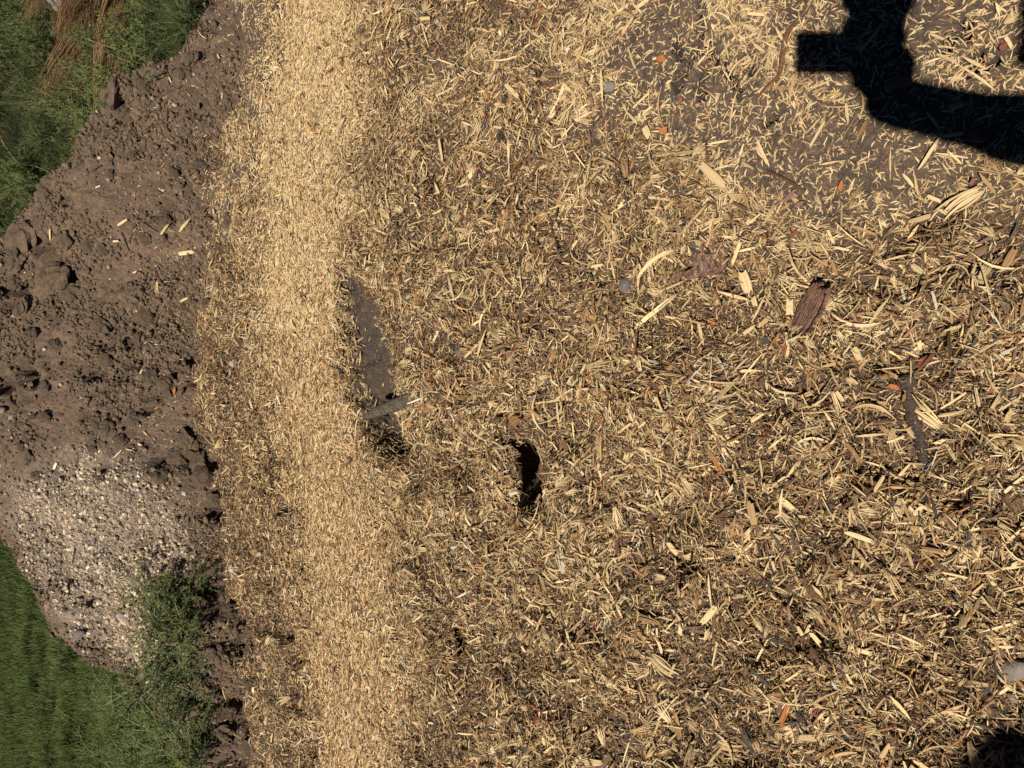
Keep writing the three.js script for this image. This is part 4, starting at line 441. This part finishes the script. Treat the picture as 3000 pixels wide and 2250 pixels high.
function weed(set, x, z, scale, label, group, y0 = 0) {
  const v = set[(WR() * set.length) | 0], g = new THREE.Group(); g.name = numbered(set === bushy ? 'weed' : 'sprawling_weed'); scene.add(g);
  mesh('stems', v[0], stemMat, g); mesh('foliage', v[1], greens[(WR() * 3) | 0], g); g.position.set(x, height(x, z) - 0.005 + y0, z); g.rotation.y = WR() * 6.28; g.scale.setScalar(scale); nameLater(g, x, z, label, 'weed', group); return g;
}
for (const [x, z] of WEEDS_TOP) weed(bushy, x + gauss(WR) * 0.015, z - 0.05, rr(0.5, 0.8, WR), 'green feathery weed', 'weeds along the edge of the bank');
for (let k = 0, n = 0; k < 900 && n < 85; k++) { // taller growth on the slope beyond
  const x = 0.62 + 2.2 * WR(), z = -2.7 - 3.1 * WR(), c = table(CREST, x, 1); if (z > c - 0.16 || Math.hypot(x - 1.55, z + 3.72) < 0.24) continue; n++;
  weed(bushy, x, z, rr(0.85, 1.5, WR), 'tall green weed', 'weeds beyond the bank');
}
for (const [x, z] of WEEDS_LOW) weed(sprawling, x, z, rr(0.7, 1.25, WR), 'low sprawling weed', 'weeds creeping over the gravel');
for (let k = 0, n = 0; k < 400 && n < 40; k++) { const x = -0.85 - 1.5 * WR(), z = -2.45 - 1.6 * WR(), c = table(CREST, x, 1); if (z > c - 0.03) continue; n++; weed(sprawling, x, z, rr(0.9, 1.4, WR), 'low sprawling weed', 'weeds creeping over the gravel'); }
function tuftGeo(seed, n, hgt, spread, w, droop) { const r = rng(seed), P = [], I = []; for (let k = 0; k < n; k++) { const a = r() * 6.283, h = hgt * rr(0.55, 1.15, r), o = spread * Math.sqrt(r()), bx = Math.cos(a * 3.1) * o, bz = Math.sin(a * 3.1) * o, lean = rr(0.1, droop, r), dx = Math.cos(a), dz = Math.sin(a), b = P.length / 3; for (let i = 0; i < 3; i++) { const s = i / 2, ww = w * (1 - 0.75 * s), x = bx + dx * h * lean * s * s, y = h * s * (1 - 0.35 * lean * s), z = bz + dz * h * lean * s * s; P.push(x - dz * ww, y, z + dx * ww, x + dz * ww, y, z - dx * ww); } I.push(b, b + 1, b + 2, b + 1, b + 3, b + 2, b + 2, b + 3, b + 4, b + 3, b + 5, b + 4); } const g = new THREE.BufferGeometry(); g.setAttribute('position', new THREE.Float32BufferAttribute(P, 3)); g.setIndex(I); g.computeVertexNormals(); return g; }
{
  const r = rng(404), heap = new Heap('lawn_grass', 'short green lawn grass on the low ground behind the gravel', 'grass'), T = [0, 1, 2].map((k) => tuftGeo(40 + k, 18, 0.065, 0.03, 0.002, 1.0));
  for (let k = 0, n = 0; k < 160000 && n < 42000; k++) { const x = -4.2 + 5.4 * r(), z = -9.5 + 7.2 * Math.sqrt(r()), c = table(CREST, x, 1), d = c - z; if (d < 0.1 || x > 0.6 + 0.3 * r()) continue; const close = table(CREST, x, 2) < 0.22 ? sstep(0.05, 0.9, d + 0.3 * fbm(x * 4, z * 4, 2)) : 1; if (r() > close) continue; n++; const s = rr(0.75, 1.35, r), v = 0.8 + 0.45 * noise(x * 2.5, z * 2.5) * (0.7 + 0.6 * r()), y = r() < 0.1 ? 1.35 : 1; M4.compose(V3.set(x, height(x, z) - 0.004, z), q1.setFromAxisAngle(UP, r() * 6.28), S3.set(s, s, s)); heap.put(T[(r() * 3) | 0], M4, [0.064 * v * y, 0.088 * v, 0.024 * v]); }
  console.log('grass', heap.done(() => 'grass_blades', leafMat(1, 1, 1)));
}
{
  const r = rng(405), heap = new Heap('undergrowth', 'dense dark green undergrowth filling the slope beyond the bank', 'undergrowth'), T = [0, 1, 2].map((k) => tuftGeo(140 + k, 22, 0.09, 0.05, 0.002, 1.6));
  for (let k = 0, n = 0; k < 60000 && n < 13000; k++) { const x = 0.3 + 3.2 * r(), z = -8 + 5.6 * r(), d = table(CREST, x, 1) - z; if (d < 0.12 || r() > 0.4 + 0.6 * noise(x * 5, z * 5)) continue; n++; const s = rr(0.6, 1.4, r), v = 0.7 + 0.6 * r(); M4.compose(V3.set(x, height(x, z) - 0.004, z), q1.setFromAxisAngle(UP, r() * 6.28), S3.set(s, s, s)); heap.put(T[(r() * 3) | 0], M4, r() < 0.12 ? [0.1 * v, 0.065 * v, 0.03 * v] : [0.03 * v, 0.042 * v, 0.012 * v]); }
  console.log('undergrowth', heap.done(() => 'leaf_blades', leafMat(1, 1, 1)));
}
{ // dead reddish grass and the weathered timber lying in the weeds
  const dryMat = new THREE.MeshStandardMaterial({ color: rgb(0.19, 0.1, 0.045), roughness: 0.9, side: THREE.DoubleSide }), dry = [0, 1].map((k) => tuftGeo(60 + k, 170, 0.27, 0.07, 0.001, 0.45));
  for (let k = 0; k < 11; k++) { const m = mesh(numbered('dry_grass_clump'), dry[k % 2], dryMat, scene), x = 1.72 + gauss(WR) * 0.17, z = -3.72 + gauss(WR) * 0.12; m.position.set(x, -0.18 + rr(0, 0.12, WR), z); m.rotation.set(gauss(WR) * 0.15, 0, 1.25 + gauss(WR) * 0.15); m.scale.setScalar(rr(0.8, 1.2, WR)); nameLater(m, x, z, 'dead reddish grass clump', 'dry grass', 'dead grass below the timber'); }
  const g = slab(26, 12, rng(71), { w: 0.42, t: 0.32, jag: 0.08, ridge: 0.012 }); g.scale(0.5, 0.5, 0.5); const t = mesh('weathered_timber', g, barkMat(0.33, 0.31, 0.29), scene); t.position.set(1.86, -0.02, -3.86); t.rotation.set(0.5, 0.55, 0.35); tag(t, 'grey weathered broken timber lying in the far weeds', 'timber');
}

// ---------------------------------------------------------------- the two people whose shadows fall into view, and the phone
function surface(bones, center, half, N, k = 0.03) { // bones: [ax,ay,az,ra, bx,by,bz,rb, colour index]
  const mc = new MarchingCubes(N, new THREE.MeshBasicMaterial(), false, false, 400000); mc.isolation = 0; const f = mc.field; let p = 0;
  const B = bones.map((b) => { const d = [b[4] - b[0], b[5] - b[1], b[6] - b[2]]; return { b, d, l: d[0] * d[0] + d[1] * d[1] + d[2] * d[2] || 1e-9 }; });
  const dist = (q, x, y, z) => { const b = q.b, t = clamp(((x - b[0]) * q.d[0] + (y - b[1]) * q.d[1] + (z - b[2]) * q.d[2]) / q.l, 0, 1); return Math.hypot(x - b[0] - q.d[0] * t, y - b[1] - q.d[1] * t, z - b[2] - q.d[2] * t) - lerp(b[3], b[7], t); };
  for (let c = 0; c < N; c++) for (let j = 0; j < N; j++) for (let i = 0; i < N; i++, p++) { const x = center[0] + (i / N * 2 - 1) * half, y = center[1] + (j / N * 2 - 1) * half, z = center[2] + (c / N * 2 - 1) * half; let s = 1e9; for (const q of B) { const d = dist(q, x, y, z); if (d > s + k) continue; if (s > d + k) { s = d; continue; } const h = clamp(0.5 + 0.5 * (s - d) / k, 0, 1); s = lerp(s, d, h) - k * h * (1 - h); } f[p] = -s; }
  mc.update(); const n = mc.count, P = new Float32Array(n * 3), Nn = new Float32Array(n * 3), C = new Float32Array(n * 3);
  for (let i = 0; i < n; i++) { for (let a = 0; a < 3; a++) { P[3 * i + a] = center[a] + mc.positionArray[3 * i + a] * half; Nn[3 * i + a] = mc.normalArray[3 * i + a]; } let best = 1e9, bc = 0; for (const q of B) { const d = dist(q, P[3 * i], P[3 * i + 1], P[3 * i + 2]); if (d < best) { best = d; bc = q.b[8]; } } C.set(CLOTH[bc], 3 * i); }
  const g = new THREE.BufferGeometry(); g.setAttribute('position', new THREE.BufferAttribute(P, 3)); g.setAttribute('normal', new THREE.BufferAttribute(Nn, 3)); g.setAttribute('color', new THREE.BufferAttribute(C, 3)); return g;
}
let CLOTH = [[0.45, 0.27, 0.19], [0.08, 0.1, 0.16], [0.05, 0.06, 0.09], [0.04, 0.035, 0.03]]; // skin, shirt, trousers, shoes
const bodyMat = new THREE.MeshStandardMaterial({ vertexColors: true, roughness: 0.85 }), hairMat = new THREE.MeshStandardMaterial({ color: rgb(0.05, 0.035, 0.025), roughness: 0.9 });
function personBones(o, head, shL, shR, elL, elR, haL, haR) {
  const hx = o[0], hz = o[2], hip = 0.92, b = [], add = (a, ra, c, rb, t) => b.push([...a, ra, ...c, rb, t]);
  const neck = [(shL[0] + shR[0]) / 2, shL[1] + 0.06, (shL[2] + shR[2]) / 2];
  add([head[0], head[1] + 0.03, head[2]], 0.088, [head[0], head[1] - 0.045, head[2] - 0.03], 0.066, 0); add([head[0], head[1] - 0.01, head[2] - 0.1], 0.012, [head[0], head[1] - 0.03, head[2] - 0.108], 0.014, 0);
  for (const s of [-1, 1]) add([head[0] + s * 0.083, head[1] + 0.02, head[2] + 0.01], 0.016, [head[0] + s * 0.083, head[1] - 0.02, head[2] + 0.005], 0.012, 0);
  add([head[0], head[1] - 0.06, head[2] + 0.02], 0.058, neck, 0.06, 0); add(shL, 0.068, shR, 0.068, 1); add([neck[0] - 0.08, neck[1] - 0.16, neck[2]], 0.115, [hx - 0.07, hip + 0.12, hz], 0.105, 1); add([neck[0] + 0.08, neck[1] - 0.16, neck[2]], 0.115, [hx + 0.07, hip + 0.12, hz], 0.105, 1);
  add([hx - 0.08, hip, hz], 0.115, [hx + 0.08, hip, hz], 0.115, 2);
  for (const s of [-1, 1]) { add([hx + s * 0.09, hip - 0.02, hz], 0.09, [hx + s * 0.11, 0.5, hz - 0.02], 0.062, 2); add([hx + s * 0.11, 0.5, hz - 0.02], 0.062, [hx + s * 0.12, 0.1, hz + 0.02], 0.045, 2); add([hx + s * 0.12, 0.05, hz + 0.04], 0.042, [hx + s * 0.14, 0.035, hz - 0.15], 0.036, 3); }
  for (const [sh, el, ha, e] of [[shL, elL, haL, 0.045], [shR, elR, haR, 0.09]]) { add(sh, 0.048, el, e, 1); add(el, e, ha, e > 0.05 ? 0.055 : 0.04, 1); }
  return b;
}
function handBones(w, across, along, curl, side) { // palm from the wrist w; fingers leave along 'along' and close round towards 'curl'
  const b = [], at = (a, c, d) => [0, 1, 2].map((k) => w[k] + along[k] * a + across[k] * c + curl[k] * d), add = (p, ra, q, rb) => b.push([...p, ra, ...q, rb, 0]);
  for (let k = 0; k < 4; k++) { const o = -0.03 + k * 0.02, l = [0.028, 0.035, 0.037, 0.033][k]; add(at(0, o * 0.7, 0), 0.015, at(0.065, o, 0), 0.012); const p1 = at(0.065 + l * 0.8, o, l * 0.5), p2 = at(0.065 + l * 0.9, o, l * 1.4), p3 = at(0.065 + l * 0.4, o, l * 1.9); add(at(0.065, o, 0), 0.0095, p1, 0.009); add(p1, 0.009, p2, 0.008); add(p2, 0.008, p3, 0.007); }
  const t1 = at(0.035, 0.045, 0.012), t2 = at(0.07, 0.055, 0.02); add(at(0.005, 0.02, 0), 0.016, t1, 0.012); add(t1, 0.011, t2, 0.009); add(t2, 0.009, at(0.09, 0.045, 0.03), 0.008);
  return b;
}
const pu = [0, Math.cos(PITCH), -Math.sin(PITCH)], pf = [0, -Math.sin(PITCH), -Math.cos(PITCH)], neg = (v) => v.map((a) => -a);
const phoneAt = new THREE.Vector3(-0.016, EYE.y - pu[1] * 0.062 - pf[1] * 0.014, EYE.z - pu[2] * 0.062 - pf[2] * 0.014);
{
  const g = new THREE.Group(); g.name = 'mobile_phone'; scene.add(g); g.position.copy(phoneAt);
  g.quaternion.setFromRotationMatrix(new THREE.Matrix4().makeBasis(new THREE.Vector3(1, 0, 0), new THREE.Vector3(...pu), new THREE.Vector3(...neg(pf))));
  mesh('case', new RoundedBoxGeometry(0.078, 0.16, 0.009, 3, 0.004), new THREE.MeshStandardMaterial({ color: rgb(0.03, 0.03, 0.035), roughness: 0.4 }), g);
  const scr = mesh('screen', new RoundedBoxGeometry(0.071, 0.152, 0.001, 2, 0.0004), new THREE.MeshStandardMaterial({ color: rgb(0.02, 0.02, 0.02), roughness: 0.1 }), g); scr.position.z = 0.0052;
  tag(g, 'dark mobile phone held out over the ground by the photographer', 'phone');
}
const P3 = (a, x, u, f) => [0, 1, 2].map((k) => [phoneAt.x, phoneAt.y, phoneAt.z][k] + [1, 0, 0][k] * x + pu[k] * u + pf[k] * f);
{
  const wl = P3(0, -0.085, -0.075, -0.012), wr = P3(0, 0.085, -0.06, -0.012), head = [-0.135, 1.61, 0.475];
  const bones = personBones([-0.1, 0, 0.62], head, [-0.28, 1.38, 0.52], [0.08, 1.38, 0.46], [-0.165, 1.385, 0.29], [0.27, 1.36, 0.05], wl, wr);
  const body = surface(bones, [0, 0.9, 0.3], 0.98, 110), hands = [surface(handBones(wl, pu, [1, 0, 0], pf, -1), wl, 0.14, 56, 0.008), surface(handBones(wr, pu, [-1, 0, 0], pf, 1), wr, 0.14, 56, 0.008)];
  const p = mesh('person', mergeGeometries([body, ...hands]), bodyMat, scene); tag(p, 'person in dark shirt and trousers holding a phone out with both hands', 'person');
  const hair = mesh('hair', lump(801, 4, 0.12, 1), hairMat, p); hair.scale.set(0.2, 0.2, 0.215); hair.position.set(head[0], head[1] + 0.045, head[2] + 0.022);
}
{
  CLOTH = [[0.45, 0.27, 0.19], [0.3, 0.3, 0.28], [0.1, 0.11, 0.15], [0.06, 0.05, 0.04]];
  const o = [-1.27, 0, 0.47], wl = [-1.55, 0.84, 0.42], wr = [-0.98, 0.84, 0.42];
  const body = surface(personBones(o, [-1.32, 1.64, 0.43], [-1.45, 1.4, 0.45], [-1.07, 1.4, 0.45], [-1.53, 1.12, 0.48], [-1.0, 1.12, 0.48], wl, wr), [-1.34, 0.9, 0.45], 0.98, 100), dn = [0, -1, 0];
  const hands = [surface(handBones(wl, [0, 0, -1], dn, [0.9, 0, 0], -1), wl, 0.14, 50, 0.008), surface(handBones(wr, [0, 0, -1], dn, [-0.9, 0, 0], 1), wr, 0.14, 50, 0.008)];
  const p = mesh('person_001', mergeGeometries([body, ...hands]), bodyMat, scene); tag(p, 'bystander in pale shirt standing with arms hanging, shadow at the picture corner', 'person');
  const hair = mesh('hair', lump(802, 4, 0.1, 1), hairMat, p); hair.scale.set(0.24, 0.2, 0.25); hair.position.set(-1.32, 1.685, 0.43);
}
labelAll();
renderer.render(scene, camera);
